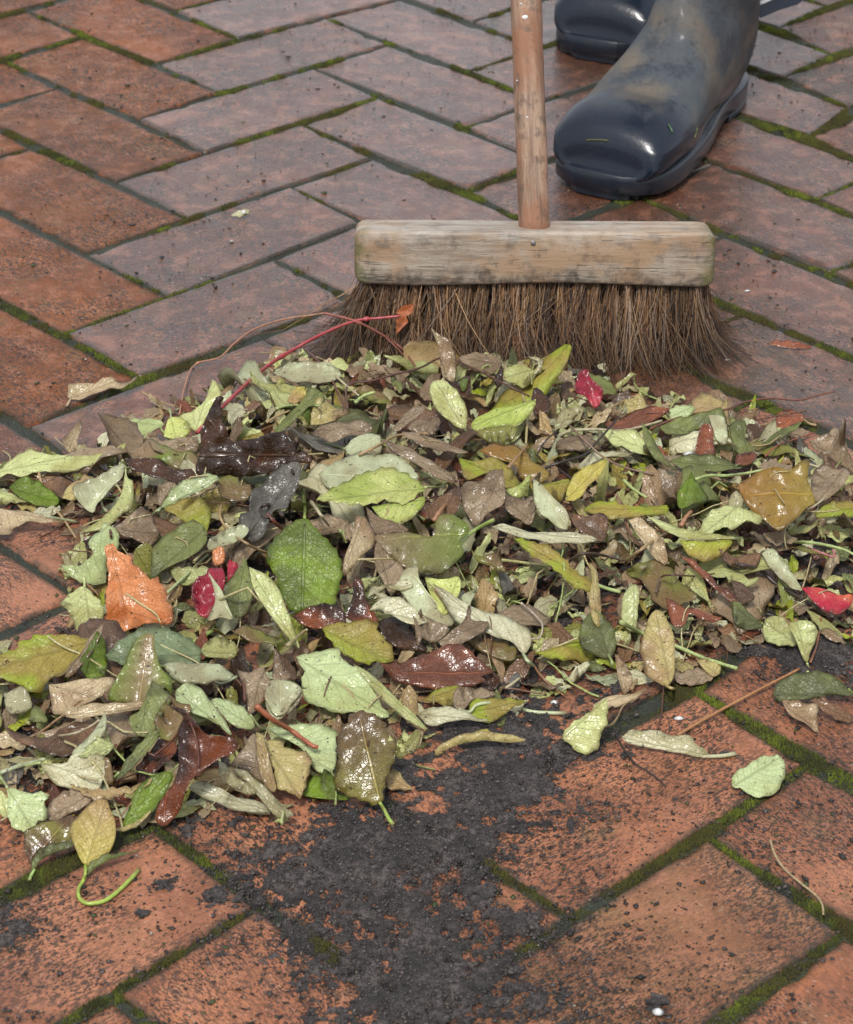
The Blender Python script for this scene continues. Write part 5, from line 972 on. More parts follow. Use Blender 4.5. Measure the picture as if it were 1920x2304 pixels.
H('f', 'slim light leaf with upward stalk over the rolled leaves', 'cream', [(1230,782),(1268,800),(1290,840),(1350,892),(1412,932),(1448,977),(1380,972),(1300,932),(1240,872)], (1235,782,1448,977), 34, .013, fold=.2, stem=[(1242,800),(1228,750),(1218,705)], stemc=(.45,.5,.25))
H('f', 'rust red wet twisted leaf standing at the front left', 'rust', [(958,482),(990,478),(1040,495),(1070,530),(1110,572),(1160,632),(1280,652),(1345,682),(1320,742),(1240,772),(1150,842),(1082,892),(1050,962),(1020,1052),(960,1122),(925,1152),(880,1122),(880,1062),(920,982),(980,902),(1010,800),(1002,682),(1002,602),(1035,542),(990,500)], (980,485,920,1145), 50, .004, wave=.0030, curl=.35, fold=.1)
H('f', 'small pale bent leaf standing left of the rust red leaf', 'wetpale', [(588,502),(602,580),(552,682),(480,762),(405,742),(438,702),(500,642),(552,570)], None, 44, .012, fold=.3)
H('f', 'pale cup shaped leaf below the small bent leaf', 'pale', [(478,762),(560,682),(642,688),(602,742),(520,792),(450,802)], None, 34, .010, curl=-.5, stem=[(420,730),(410,790),(382,865)], stemc=(.3,.34,.15))
H('f', 'narrow grey green leaf with stalk down in the left front', 'dull', [(650,892),(700,790),(780,692),(850,622),(902,610),(862,692),(782,782),(702,862)], (650,892,902,610), 38, .010, fold=.3, stem=[(655,888),(600,915),(553,938)], stemc=(.4,.48,.2))
H('f', 'dark olive narrow leaf behind the pale grey leaf', 'olive', [(570,790),(590,760),(620,780),(640,900),(600,910),(575,860)], None, 34, .008)
H('f', 'smooth pale grey leaf under the serrated tan leaf', 'cream', [(228,792),(330,800),(420,790),(560,780),(592,802),(572,932),(450,942),(350,926),(280,882)], (228,790,575,900), 26, .005, stem=[(245,790),(140,810),(0,848)], stemc=(.42,.48,.2))
H('f', 'taupe torn leaf above the brown glossy leaf', 'taupe', [(248,1052),(320,972),(440,930),(522,985),(482,1042),(400,1072),(300,1112),(258,1102)], None, 24, .004, wave=.002)
H('f', 'mint leaf with stalk up at the left border of the front', 'mint', [(38,930),(100,945),(180,965),(282,975),(250,1022),(272,1102),(210,1122),(190,1182),(130,1177),(90,1165),(50,1112)], (40,930,190,1180), 28, .003, serr=.0005, fold=.08, stem=[(42,932),(20,895),(-10,860)], stemc=(.42,.5,.22))
H('f', 'brown glossy bent leaf at the front left', 'wetbrown', [(135,1192),(200,1152),(300,1122),(402,1080),(422,1132),(402,1242),(300,1262),(205,1302),(182,1372),(150,1312)], None, 34, .002, wave=.0012, curl=.3)
H('f', 'narrow green leaf edge under the brown glossy leaf', 'dull', [(178,1402),(185,1340),(230,1282),(312,1245),(412,1238),(402,1267),(300,1302),(222,1352),(192,1402)], (185,1400,412,1240), 36, .001, fold=.3, stem=[(185,1398),(175,1425),(165,1452)], stemc=(.35,.5,.15))
H('f', 'olive green smooth leaf standing behind the pink tipped leaf', 'green', [(688,1142),(720,1062),(760,962),(830,882),(900,850),(962,840),(972,882),(932,962),(882,1052),(802,1112),(732,1152)], (690,1142,962,842), 38, .003, fold=.2, mask='edge')
H('f', 'serrated tan leaf lying across the front left', 'ytan', [(368,902),(450,930),(560,942),(700,930),(800,922),(842,925),(856,960),(800,982),(720,982),(700,962),(620,1002),(520,1002),(470,972)], (368,902,856,950), 32, .010, serr=.0008, curl=.3)
H('f', 'thin dry edge of a leaf under the olive green smooth leaf', 'ytan', [(568,1172),(660,1165),(760,1140),(862,1088),(802,1147),(722,1182),(640,1187)], None, 24, .001, fold=.3)
H('f', 'slender green leaflet beside the pink tipped yellow leaf', 'dull', [(478,1400),(530,1350),(620,1310),(702,1292),(785,1278),(702,1307),(602,1352),(520,1402),(488,1442)], (480,1410,785,1280), 24, .001, fold=.3)
H('f', 'pink tipped yellow leaf with a long looping stalk', 'yellow', [(602,1000),(560,990),(520,1015),(480,1045),(440,1102),(425,1130),(398,1152),(394,1200),(410,1250),(430,1292),(482,1372),(542,1350),(620,1292),(652,1200),(645,1110),(618,1050)], (484,1372,600,1000), 36, .002, fold=.06, wave=.0008, mask='tip', stem=[(484,1368),(480,1410),(468,1455),(442,1500),(446,1550),(480,1580),(530,1582),(600,1562),(680,1500),(740,1440),(782,1392)], stemc=(.36,.50,.08), stemr=.0011)
H('D', 'small brown hook of dry leaf at the left behind the long pale leaf', 'tan', [(128,905),(150,880),(163,862),(168,880),(158,905),(162,925),(140,930)], None, 34, .002, curl=.6)
# ------------------------------------------------------------------ ordinary leaves between the named ones
def pt_on(H_):
    return H_
LAND = [(l, p) for l, p, c in HERO]
def filler_mesh(L, W, kind, seed):
    nv, nu = 12, 6; r_ = np.random.default_rng(seed); v = np.linspace(0, 1, nv); V = []; UV = []
    pe = r_.uniform(.7, 1.3); prof = np.sin(math.pi*np.clip(v, .02, .985)**(.75*pe))**.85
    bend = r_.normal(0, 1.1); curl = r_.uniform(.2, 3.2)*(1 if r_.random() < .6 else -1); tw = r_.normal(0, .7)
    x = 0; z = 0; th = -bend/2
    ph = r_.uniform(0, 6, 4)
    for i in range(nv):
        hw = prof[i]*W/2*(1+.08*math.sin(i*2.4+ph[0])); k = curl
        for j in range(nu+1):
            u = j/nu*2-1; a = u*abs(k)/2*prof[i]; rr = hw/(abs(k)/2*prof[i]+1e-6)
            yy = rr*math.sin(a) if abs(k) > .1 else u*hw; zz = rr*(1-math.cos(a))*np.sign(k)
            ct, st = math.cos(tw*(v[i]-.5)), math.sin(tw*(v[i]-.5)); yy, zz = yy*ct-zz*st, yy*st+zz*ct
            zz += .0012*math.sin(v[i]*11+ph[1])*abs(u) + .0007*math.sin(v[i]*19+u*3+ph[2])
            V.append((x - math.sin(th)*zz, yy + .06*L*math.sin(v[i]*2.5+ph[3]), z + math.cos(th)*zz)); UV.append((u, v[i]))
        x += math.cos(th)*L/(nv-1); z += math.sin(th)*L/(nv-1); th += bend/(nv-1)
    V = np.array(V); V -= V.mean(0); F = []; am = r_.uniform(0, .0045)*(L/.045); q0 = r_.uniform(0, 9)
    V = V + am*np.stack([fbm(V[:, 0]+q0, V[:, 1]+k_, 55, 500+k_, 2)-.5 for k_ in range(3)], -1)*2.2
    for i in range(nv-1):
        for j in range(nu):
            a = i*(nu+1)+j; F += [(a, a+1, a+nu+2), (a, a+nu+2, a+nu+1)]
    return V, np.array(F), np.array(UV)
KINDS = [('taupe', .20), ('tan', .15), ('brown', .07), ('pale', .17), ('wetpale', .12), ('dull', .06), ('cream', .08), ('olive', .04), ('ytan', .05), ('ygreen', .045), ('dark', .012), ('grey', .015), ('russet', .03)]
kn = [k for k, _ in KINDS]; kp = np.array([p for _, p in KINDS]); kp /= kp.sum()
CN = {'taupe': 'dull brown', 'tan': 'tan', 'brown': 'dark brown', 'pale': 'pale green', 'wetpale': 'wet grey green', 'dull': 'dull green', 'cream': 'cream', 'olive': 'olive', 'ytan': 'yellowish tan', 'ygreen': 'yellow green', 'dark': 'blackish', 'grey': 'grey', 'russet': 'reddish brown'}
pg = np.array(pile_g); bx0, by0 = pg.min(0); bx1, by1 = pg.max(0)
def place(V, x, y, zc, tiltx, tilty, yaw):
    ca, sa = math.cos(yaw), math.sin(yaw); X = V.copy(); X[:, 0], X[:, 1] = V[:, 0]*ca-V[:, 1]*sa, V[:, 0]*sa+V[:, 1]*ca
    z = X[:, 2] + X[:, 0]*math.tan(tiltx) + X[:, 1]*math.tan(tilty); X = np.c_[X[:, 0]+x, X[:, 1]+y, z+zc]
    i, j = hidx(X[:, 0], X[:, 1]); cap = HLOW[i, j]-.0008; X[:, 2] = np.where(cap < 5, np.minimum(X[:, 2], cap), X[:, 2]); X[:, 2] = np.maximum(X[:, 2], .0012+.0004*rng.random()); return X
used_labels = {}
def covered(X):
    i, j = hidx(X[:, 0], X[:, 1]); return (HLOW[i, j] < 5).mean()
cnt = 0; tries = 0; NF = 300-len(HERO)-6
FILL = []
while cnt < NF and tries < 6000:
    tries += 1
    x = rng.uniform(max(bx0, -.30), min(bx1, .32)); y = rng.uniform(by0, by1); s = float(poly_sd(pile_g, np.array(x), np.array(y)))
    if s < .004: continue
    L = float(np.clip(rng.gamma(5, .0092), .022, .075)); W = L*rng.uniform(.24, .52); V, F, UV = filler_mesh(L, W, 0, 1000+tries)
    z0 = float(mound(x, y)) + rng.uniform(.0, .006); X = place(V, x, y, z0, float(np.clip(rng.normal(0, .25), -.45, .45)), float(np.clip(rng.normal(.15, .25), -.3, .5)), rng.uniform(0, 6.28))
    if covered(X) > .72: continue
    if s < .02: X[:, 2] = np.minimum(X[:, 2], .016)
    ck = rng.choice(kn, p=kp)
    # the nearest named leaf gives the place
    d = sorted((math.hypot(p[0]-x, p[1]-y), i) for i, (l, p) in enumerate(LAND)); n0 = LAND[d[0][1]]; dx, dy = x-n0[1][0], y-n0[1][1]
    rel = ('right of' if dx > 0 else 'left of') if abs(dx) > abs(dy) else ('behind' if dy > 0 else 'in front of')
    words = n0[0].split(); short = []
    for w_ in words:
        if w_ in ('in', 'at', 'with', 'lying', 'on', 'of', 'behind', 'under', 'right', 'left', 'beside', 'above', 'below', 'between', 'over', 'across', 'standing', 'near', 'along', 'by', 'half', 'pointing', 'wedged', 'running', 'leaning', 'and', 'like', 'alone') and len(short) >= 2: break
        short.append(w_)
    short = ' '.join(short[:6])
    size = 'large' if L > .049 else 'small' if L < .037 else 'medium'
    lab = f"{size} {CN[ck]} curled leaf {rel} the {short}"
    if lab in used_labels:
        lab = f"{size} {CN[ck]} narrow leaf {rel} the {short}"
        if lab in used_labels: continue
    used_labels[lab] = 1
    hi = leafmesh('leaf', X, F, UV, ck, label=lab, seed=tries, group='swept fallen leaves'); stamp(X, F); cnt += 1
for o in [o for o in scn.collection.objects if o.get('category') == 'leaf']:
    if 'group' not in o: o['group'] = 'swept fallen leaves'
# small broken bits that fill the gaps below, as one mass
VV, FF, CC, UU = [], [], [], []; k0 = 0
for t in range(3400):
    x = rng.uniform(max(bx0, -.32), min(bx1, .34)); y = rng.uniform(by0, by1); s = float(poly_sd(pile_g, np.array(x), np.array(y)))
    if s < -.004: continue
    L = rng.uniform(.010, .030); W = L*rng.uniform(.25, .6); V, F, UV = filler_mesh(L, W, 0, 9000+t)
    X = place(V, x, y, float(mound(x, y))*rng.uniform(.2, 1.0)+.001, rng.normal(0, .35), rng.normal(.2, .35), rng.uniform(0, 6.28))
    c = np.array(PAL[rng.choice(kn, p=kp)][rng.integers(0, 2)])*rng.uniform(.75, 1.2); VV.append(X); FF.append(F+k0); k0 += len(X); CC.append(np.tile(c, (len(X), 1))); UU.append(UV)
for t in range(300):
    x = rng.uniform(max(bx0, -.32), min(bx1, .34)); y = rng.uniform(by0, by1)
    if float(poly_sd(pile_g, np.array(x), np.array(y))) < -.006: continue
    L = rng.uniform(.015, .05); a = rng.uniform(0, 6.28); bnd = rng.normal(0, .55); i, j = hidx(np.array([x]), np.array([y])); top_ = HTOP[i[0], j[0]]; z0 = (top_ if top_ > 0 else .002)*rng.uniform(.3, .75)+.001
    tt = np.linspace(-.5, .5, 7); P = np.c_[x+L*tt*math.cos(a)-bnd*L*tt**2*math.sin(a), y+L*tt*math.sin(a)+bnd*L*tt**2*math.cos(a), z0+rng.normal(0, .1)*L*tt+.0015]; P[:, 2] = np.maximum(P[:, 2], .001)
    c = np.array([(.50, .46, .22), (.44, .36, .18), (.38, .46, .16), (.16, .08, .045), (.36, .22, .11)][rng.integers(0, 5)]); V, F4 = tube(P, rng.uniform(.0003, .0007), 4, cap=False); F = np.array([(q[0], q[1], q[2]) for q in F4]+[(q[0], q[2], q[3]) for q in F4])
    VV.append(V); FF.append(F+k0); k0 += len(V); CC.append(np.tile(c, (len(V), 1))); UU.append(np.full((len(V), 2), .3))
for t in range(190):
    x = rng.uniform(max(bx0, -.30), min(bx1, .32)); y = rng.uniform(by0, by1)
    if float(poly_sd(pile_g, np.array(x), np.array(y))) < .01: continue
    L = rng.uniform(.03, .085); a = rng.normal(0, .9); bnd = rng.normal(0, .5); tt = np.linspace(-.5, .5, 11)
    px_, py_ = x+L*tt*math.cos(a)-bnd*L*tt**2*math.sin(a), y+L*tt*math.sin(a)+bnd*L*tt**2*math.cos(a); i, j = hidx(px_, py_); hh_ = np.where(HTOP[i, j] > 0, HTOP[i, j], .002)
    hh_ = np.convolve(np.pad(hh_, 2, mode='edge'), np.ones(5)/5, 'valid'); P = np.c_[px_, py_, hh_+rng.uniform(-.001, .0025)]; P[:, 2] = np.maximum(P[:, 2], .001)
    c = np.array([(.56, .50, .26), (.50, .40, .20), (.42, .52, .18), (.16, .06, .04), (.36, .22, .11), (.05, .03, .02)][rng.choice(6, p=[.34, .24, .2, .08, .08, .06])]); V, F4 = tube(P, rng.uniform(.0004, .0009)*np.linspace(1.1, .7, 11), 5, cap=False); F = np.array([(q[0], q[1], q[2]) for q in F4]+[(q[0], q[2], q[3]) for q in F4])
    VV.append(V); FF.append(F+k0); k0 += len(V); CC.append(np.tile(c, (len(V), 1))); UU.append(np.full((len(V), 2), .3))
o = mesh('leaf_litter', np.concatenate(VV), np.concatenate(FF), ML['dry'], None, col=np.concatenate(CC), uv=np.concatenate(UU)); tag(o, 'small broken leaf bits packed under the swept leaves', kind='stuff')

# ------------------------------------------------------------------ twigs, vines and loose stalks
def twig(pts, c, r, label, hts=None, ymax=None, cat='twig', name='twig', reg='D', mat=None, nodes=(), group=None, taper=(1, .6)):
    S = rp(reg, pts) if reg != 'D' else pts; P = []
    for i, (x, y) in enumerate(S):
        h = (hts[i] if hts is not None and not np.isscalar(hts) else (hts or .002)); g_ = G(x, y, h)
        for _ in range(4):
            ii, jj = hidx(np.array([g_[0]]), np.array([g_[1]])); t_ = HTOP[ii[0], jj[0]]; base = t_ if t_ > -.5 else float(mound(g_[0], g_[1]))
            g_ = G(x, y, max(base, 0)+h)
        P.append(g_)
    if ymax is not None: P = [p if p[1] < ymax else on_plane(x, y, np.array([0, ymax, 0]), np.array([0, 1., 0])) for p, (x, y) in zip(P, S)]
    P = smooth_line(np.array(P), 7); P[:, 2] = np.maximum(P[:, 2], r*.9); t = np.linspace(taper[0], taper[1], len(P)); rad = r*t*(1+.10*np.sin(np.arange(len(P))*1.7))
    for nd in nodes:
        k = int(nd*(len(P)-1)); rad[k] *= 1.9
    V, F = tube(P, rad, 7); loc = P[len(P)//2].copy(); loc[2] = P[:, 2].min()
    o = mesh(name, V, F, mat or M_twig, None, col=np.tile(c, (len(V), 1))*(.8+.4*fbm(V[:, 0], V[:, 1], 150, 400)[:, None]), loc=loc); tag(o, label, cat, group); return o
YB = float(pL[1]) - .024; print('YB', YB, pL, hc)
RED = (.42, .06, .065); BRN = (.16, .075, .04); TANC = (.40, .27, .13); BLK = (.035, .022, .018); GRN = (.38, .46, .17); CRM = (.48, .42, .26)
o = twig([(404, 888), (450, 840), (540, 757), (605, 715), (665, 683), (728, 658), (780, 652), (820, 648)], RED, .0016, 'red vine stem reaching from the pile up to the bristles', [.003, .008, .012, .012, .012, .014, .016, .018], ymax=YB, nodes=(.38, .78))
V = []
for reg, pts in (('D', [(812, 640), (828, 626), (850, 624), (845, 642), (828, 652)]), ('D', [(812, 655), (832, 646), (838, 660), (826, 672), (814, 684)])):
    nn2 = np.array([0, -.97, .24]); P0 = np.array([0, YB-.002, 0]); Q = [on_plane(x, y, P0, nn2) for x, y in pts]; m = np.mean(Q, 0)-nn2*.001
    Vt = np.array(Q+[m])-np.array(o.location); F = [(i, (i+1) % 5, 5) for i in range(5)]; c_ = mesh('dried_leaflet', Vt, F, M_twig, None, smooth=False, col=np.tile((.42, .12, .04), (6, 1))); c_.modifiers.new('thickness', 'SOLIDIFY').thickness = .0004; c_.parent = o
twig([(368, 850), (380, 790), (400, 748), (450, 733), (480, 705), (520, 676), (580, 655), (640, 646), (665, 642)], (.42, .20, .12), .0009, 'thin pinkish tan vine looping over the bricks left of the bristles', [.002, .004, .003, .004, .004, .005, .006, .008, .010], nodes=(.27,), taper=(.8, .8))
twig([(665, 642), (728, 658), (780, 684), (825, 715), (852, 750)], (.30, .10, .07), .0011, 'reddish brown stem falling from the bristles to the pile', [.010, .014, .014, .01, .006], ymax=YB, nodes=(.3,))
twig([(728, 658), (760, 672), (800, 700), (835, 735)], (.22, .08, .05), .0008, 'thinner reddish stem beside the reddish brown stem', [.012, .012, .01, .006], ymax=YB)
T = [('d', [(0, 940), (60, 1000), (130, 1050), (200, 1085), (270, 1190), (330, 1310), (390, 1420), (440, 1550)], (.14, .04, .025), .0013, 'dark red curved leaf stalk lying over the bright green round leaf', [.008]+[.006]*7),
 ('c', [(1590, 900), (1550, 850), (1500, 838), (1465, 862), (1490, 905), (1530, 920)], (.05, .03, .02), .0013, 'black hooked stalk end on the withered grey leaf', .005),
 ('c', [(218, 655), (240, 740), (290, 840), (350, 910), (410, 1000), (460, 1080), (472, 1150)], TANC, .0010, 'long tan stalk curving down over the left bricks', .004),
 ('c', [(1245, 840), (1240, 910), (1290, 990), (1370, 1045), (1440, 1085), (1510, 1110)], TANC, .0010, 'curved tan stalk left of the bright green round leaf', .004),
 ('c', [(1560, 660), (1620, 640), (1700, 610), (1760, 600)], TANC, .0007, 'short tan stalk crossing the withered grey leaf', .003),
 ('c', [(935, 1340), (1010, 1270), (1100, 1185), (1195, 1098)], (.40, .46, .22), .0011, 'straight pale green stalk left of the crimson leaf', .004),
 ('c', [(940, 870), (1030, 820), (1120, 780), (1215, 738)], (.42, .32, .18), .0010, 'tan stalk under the pale narrow leaf', .001),
 ('f', [(1440, 470), (1530, 545), (1640, 610), (1750, 690), (1790, 705)], (.36, .11, .05), .0017, 'thick reddish stalk left of the wet brown and green leaf', .006),
 ('f', [(0, 1120), (90, 1070), (180, 1020), (270, 985)], (.38, .30, .16), .0007, 'dry stalk over the mint leaf at the left border', .003),
 ('f', [(0, 850), (90, 815), (180, 790), (250, 770)], (.44, .48, .28), .0014, 'pale stalk at the left border of the front', .004),
 ('f', [(1095, 1032), (1150, 1022), (1210, 1010)], CRM, .0007, 'tiny pale stalk at the front edge', .001),
 ('f', [(330, 640), (420, 625), (500, 590), (560, 550)], CRM, .0007, 'curved cream stalk on the brown crumpled stack', .004),
 ('D', [(1390, 1508), (1440, 1478), (1500, 1445), (1570, 1408), (1640, 1372)], (.42, .20, .08), .0011, 'straight reddish tan stalk reaching over the bricks at the right', .003),
 ('h', [(1240, 1140), (1262, 1210), (1310, 1285), (1400, 1365), (1480, 1430), (1512, 1480), (1518, 1530)], (.40, .30, .16), .0008, 'thin curved tan stalk on the lower right brick', .002),
 ('h', [(425, 570), (470, 655), (530, 735), (600, 780), (655, 820), (692, 855)], BLK, .0006, 'thin black twig on the brick below the light green leaf', .002),
 ('h', [(684, 0), (700, 100), (706, 200), (686, 300), (678, 400), (670, 480), (648, 560)], (.12, .05, .03), .0006, 'hair thin dark root over the long tan green leaf', .003),
 ('h', [(460, 0), (560, 52), (650, 90), (760, 130), (900, 190), (1068, 243)], GRN, .0015, 'thick light green stalk lying at the lower right of the pile', .004),
 ('h', [(740, 52), (800, 58), (872, 66)], CRM, .0011, 'short cream stalk above the thick light green stalk', .003),
 ('h', [(0, 225), (50, 290), (110, 345), (160, 382)], (.26, .13, .06), .0009, 'brown stalk tip lying on the soil', .003),
 ('h', [(515, 350), (545, 290), (575, 225)], TANC, .0010, 'tan stalk beside the small tan shred', .003),
 ('h', [(330, 540), (400, 540), (440, 500), (470, 440), (530, 400)], (.28, .20, .10), .0007, 'bent brown stalk behind the light green leaf', .003),
 ('h', [(1450, 210), (1480, 130), (1500, 40), (1505, -30)], (.30, .12, .06), .0008, 'reddish stalk right of the hanging pale leaf', .003),
 ('g', [(690, 495), (715, 430), (745, 345)], (.32, .18, .07), .0009, 'brown stalk by the rolled pale leaf', .003),
 ('g', [(1250, 345), (1300, 310), (1370, 250)], CRM, .0010, 'pale tan stalk right of the large russet leaf', .003),
 ('g', [(1240, 345), (1300, 350), (1380, 365), (1440, 375)], (.16, .08, .05), .0007, 'dark thin twig on the soil', .003),
 ('g', [(660, 375), (740, 370), (830, 362), (930, 358)], (.38, .30, .16), .0007, 'fine tan stalk under the large russet leaf', .004),
 ('g', [(744, 728), (800, 752), (882, 772)], (.20, .26, .06), .0005, 'tiny green thread on the soil', .001),
 ('g', [(440, 985), (490, 950), (540, 955), (555, 1000)], (.08, .04, .03), .0004, 'hair thin curled root on the soil', .001),
 ('e', [(135, 490), (200, 462), (330, 452), (470, 460), (580, 440), (705, 405)], CRM, .0012, 'long cream stalk lying across the back right', .004),
 ('e', [(370, 370), (450, 320), (530, 280), (580, 262)], TANC, .0010, 'tan stalk right of the crimson folded leaf', .004),
 ('e', [(640, 450), (760, 400), (880, 368), (1050, 345), (1150, 305), (1300, 282), (1450, 292), (1550, 268), (1650, 245)], (.17, .055, .03), .0009, 'long dark red vine running over the bricks to the right', [.008, .010, .010, .010, .010, .008, .006, .008, .010]),
 ('e', [(1270, 600), (1330, 545), (1420, 510), (1540, 470)], (.28, .07, .04), .0007, 'thin red stalk below the narrow olive leaf', .003),
 ('e', [(0, 740), (60, 670), (160, 630), (280, 590), (350, 520), (460, 395)], BLK, .0010, 'black branching twig over the middle right', [.006, .01, .012, .012, .012, .012]),
 ('e', [(140, 670), (220, 730), (320, 805)], BLK, .0009, 'short black twig crossing the yellow leaf lance', .008),
 ('e', [(200, 430), (290, 520), (380, 600), (500, 660), (660, 700)], (.24, .15, .10), .0009, 'brown stem running down between the leaves', .008),
 ('e', [(60, 1280), (160, 1210), (230, 1150), (300, 1130), (400, 1145), (490, 1170)], (.06, .035, .025), .0011, 'dark twig in the middle right of the pile', .008),
 ('e', [(500, 870), (505, 960), (560, 1060), (640, 1100), (700, 1020)], (.22, .09, .05), .0008, 'thin reddish loop of stem', .008),
 ('e', [(510, 1170), (590, 1110), (670, 1050), (730, 1020)], TANC, .0012, 'thick tan stalk in the middle right', .009),
 ('e', [(810, 980), (835, 935), (865, 900)], (.42, .20, .10), .0016, 'short pinkish stub of stalk', .010),
 ('e', [(590, 1210), (660, 1195), (740, 1185)], CRM, .0012, 'cream stalk in the lower middle right', .008),
 ('e', [(1060, 1200), (1140, 1195), (1240, 1220), (1320, 1290), (1420, 1350), (1540, 1420), (1640, 1480)], (.05, .03, .022), .0014, 'dark brown curved stalk reaching to the red and orange leaf', .008),
 ('e', [(1420, 1070), (1500, 1070), (1600, 1085), (1700, 1110), (1760, 1140)], GRN, .0012, 'pale green stalk at the right border', .006),
 ('e', [(1500, 640), (1580, 670), (1625, 740), (1600, 820), (1540, 870), (1500, 890)], CRM, .0009, 'cream stalk bent in an arc right of the amber leaf', .004),
 ('e', [(890, 725), (960, 705), (1060, 705), (1150, 695), (1255, 675)], GRN, .0012, 'green stalk between the dark green and amber leaves', .008),
 ('e', [(495, 730), (550, 780), (620, 825)], GRN, .0012, 'short pale green stalk in the right half', .008),
 ('e', [(1500, 1100), (1570, 1125), (1645, 1150), (1640, 1110)], (.45, .16, .16), .0008, 'pink hooked stalk at the right border', .006),
 ('e', [(670, 1350), (700, 1260), (780, 1250), (900, 1255), (1000, 1240)], (.10, .05, .035), .0007, 'dark thread of root in the lower right', .008),
 ('d', [(500, 315), (540, 280), (610, 255)], GRN, .0014, 'short bright green stalk at the back left', .007),
 ('d', [(55, 350), (100, 335), (180, 330), (300, 332)], GRN, .0010, 'light green stalk below the small yellow leaf', .006),
 ('d', [(0, 425), (60, 390), (130, 360)], TANC, .0010, 'tan stalk at the left end of the back edge', .004),
 ('d', [(210, 10), (300, 90), (370, 190), (440, 350)], (.12, .045, .035), .0009, 'dark red twig at the back left edge', .006),
 ('d', [(455, 350), (458, 220), (600, 190), (720, 155), (860, 120), (1000, 60), (1160, 120), (1340, 210), (1480, 280)], (.11, .05, .035), .0009, 'long dark twig along the back edge below the bristles', .008),
 ('d', [(390, 165), (450, 220), (520, 275)], CRM, .0009, 'cream stalk crossing the dark twig at the back', .008),
 ('d', [(520, 610), (620, 560), (720, 505), (800, 490), (900, 488)], (.40, .26, .12), .0010, 'tan brown stalk behind the wet translucent leaf', .007),
 ('d', [(1440, 270), (1465, 370), (1460, 545)], (.44, .36, .16), .0011, 'upright straw coloured stalk by the folded light green leaf', .007),
 ('d', [(1360, 680), (1420, 610), (1470, 550)], (.38, .22, .10), .0010, 'brown stalk over the amber hollow leaf', .008),
 ('d', [(1520, 610), (1570, 530), (1640, 470)], BLK, .0007, 'thin black twig at the back middle', .009),
 ('d', [(250, 870), (300, 940), (350, 1005)], CRM, .0013, 'cream stalk below the tip of the serrated leaf', .006),
 ('d', [(940, 980), (980, 920), (1030, 870), (1085, 855)], (.40, .20, .10), .0014, 'reddish tan stalk between the serrated and heart shaped leaves', .006),
 ('d', [(1320, 1200), (1450, 1215), (1560, 1230), (1680, 1240)], (.46, .44, .18), .0010, 'straw stalk in the middle right', .007),
 ('d', [(510, 1198), (600, 1195), (715, 1193)], (.42, .34, .16), .0008, 'thin straw stalk left of the heart shaped leaf', .005),
 ('d', [(930, 1340), (970, 1400), (1030, 1480)], (.30, .17, .09), .0010, 'brown stalk beside the long pale veined leaf', .008),
 ('d', [(1430, 1440), (1500, 1500), (1550, 1560), (1540, 1630), (1490, 1645)], (.46, .38, .30), .0007, 'curling pale root near the lower middle', .007),
 ('d', [(120, 1680), (200, 1610), (230, 1590)], (.42, .35, .18), .0012, 'pale brown stalk under the grey green leaf', .008),
 ('D', [(1583, 1750), (1590, 1762)], CRM, .0012, 'pale stub on the lower right brick', .002),
 ]
for t in T:
    if t[4].startswith('pale stub'): continue
    twig(t[1], t[2], t[3], t[4], t[5], reg=t[0], cat='stalk' if 'stalk' in t[4] else 'twig', name='loose_stalk' if 'stalk' in t[4] else 'twig', group='stalks and twigs in the leaf pile', taper=(1, .75))
# the star shaped bud at the end of a rolled leaf
q = G(576, 1686, .002); V, F = [], []
V = [q+np.array([0, 0, .0035])]
for k in range(10):
    a = 2*math.pi*k/10; r = .0048 if k % 2 == 0 else .0016; V.append(q+np.array([r*math.cos(a), r*math.sin(a), .0022 if k % 2 == 0 else .001]))
V.append(q-np.array([0, 0, .001])); F = [(0, 1+k, 1+(k+1) % 10) for k in range(10)]+[(11, 1+(k+1) % 10, 1+k) for k in range(10)]
o = mesh('flower_bud', V, F, M_stem, None, col=np.tile((.40, .42, .16), (12, 1)), loc=q); tag(o, 'tiny green star shaped bud on the brick at the front edge', 'bud')
# white petals and seeds
def pip(px, py, L, W, yaw, label, mat=M_white, zoff=.0):
    g_ = G(px, py, 0)
    for _ in range(3):
        ii, jj = hidx(np.array([g_[0]]), np.array([g_[1]])); t_ = HTOP[ii[0], jj[0]]; g_ = G(px, py, (t_ if t_ > -.5 else 0)+.001+zoff)
    n = 12; V = [(0, 0, W*.35)]; V += [(L/2*math.cos(6.283*k/n)*math.cos(yaw)-W/2*math.sin(6.283*k/n)*math.sin(yaw), L/2*math.cos(6.283*k/n)*math.sin(yaw)+W/2*math.sin(6.283*k/n)*math.cos(yaw), 0) for k in range(n)]; V.append((0, 0, -W*.2))
    V = np.array(V)+g_; F = [(0, 1+k, 1+(k+1) % n) for k in range(n)]+[(n+1, 1+(k+1) % n, 1+k) for k in range(n)]
    o = mesh('petal', V, F, mat, None, loc=g_); tag(o, label, 'petal', 'fallen white petals and seeds')
pip(1413, 930, .009, .005, .4, 'white petal on the leaves beside the brown hooded leaf')
pip(684, 717, .006, .0028, .2, 'small white petal on the brick left of the bristles')
pip(1533, 596, .006, .0025, .3, 'small white petal on the brick right of the broom head')
pip(1393, 1473, .007, .004, .1, 'white crumb on the brick above the cream rolled leaf')
pip(1350, 2095-20, .006, .006, .1, 'round white pebble near the bottom right')
pip(1137, 1440, .005, .004, .1, 'white crumb on the soil near the pile')
pip(500, 434, .006, .004, .1, 'whitish crumb behind the pale scrap on the left bricks')
pip(1493, 737, .006, .0028, .5, 'white petal at the foot of the bristles')
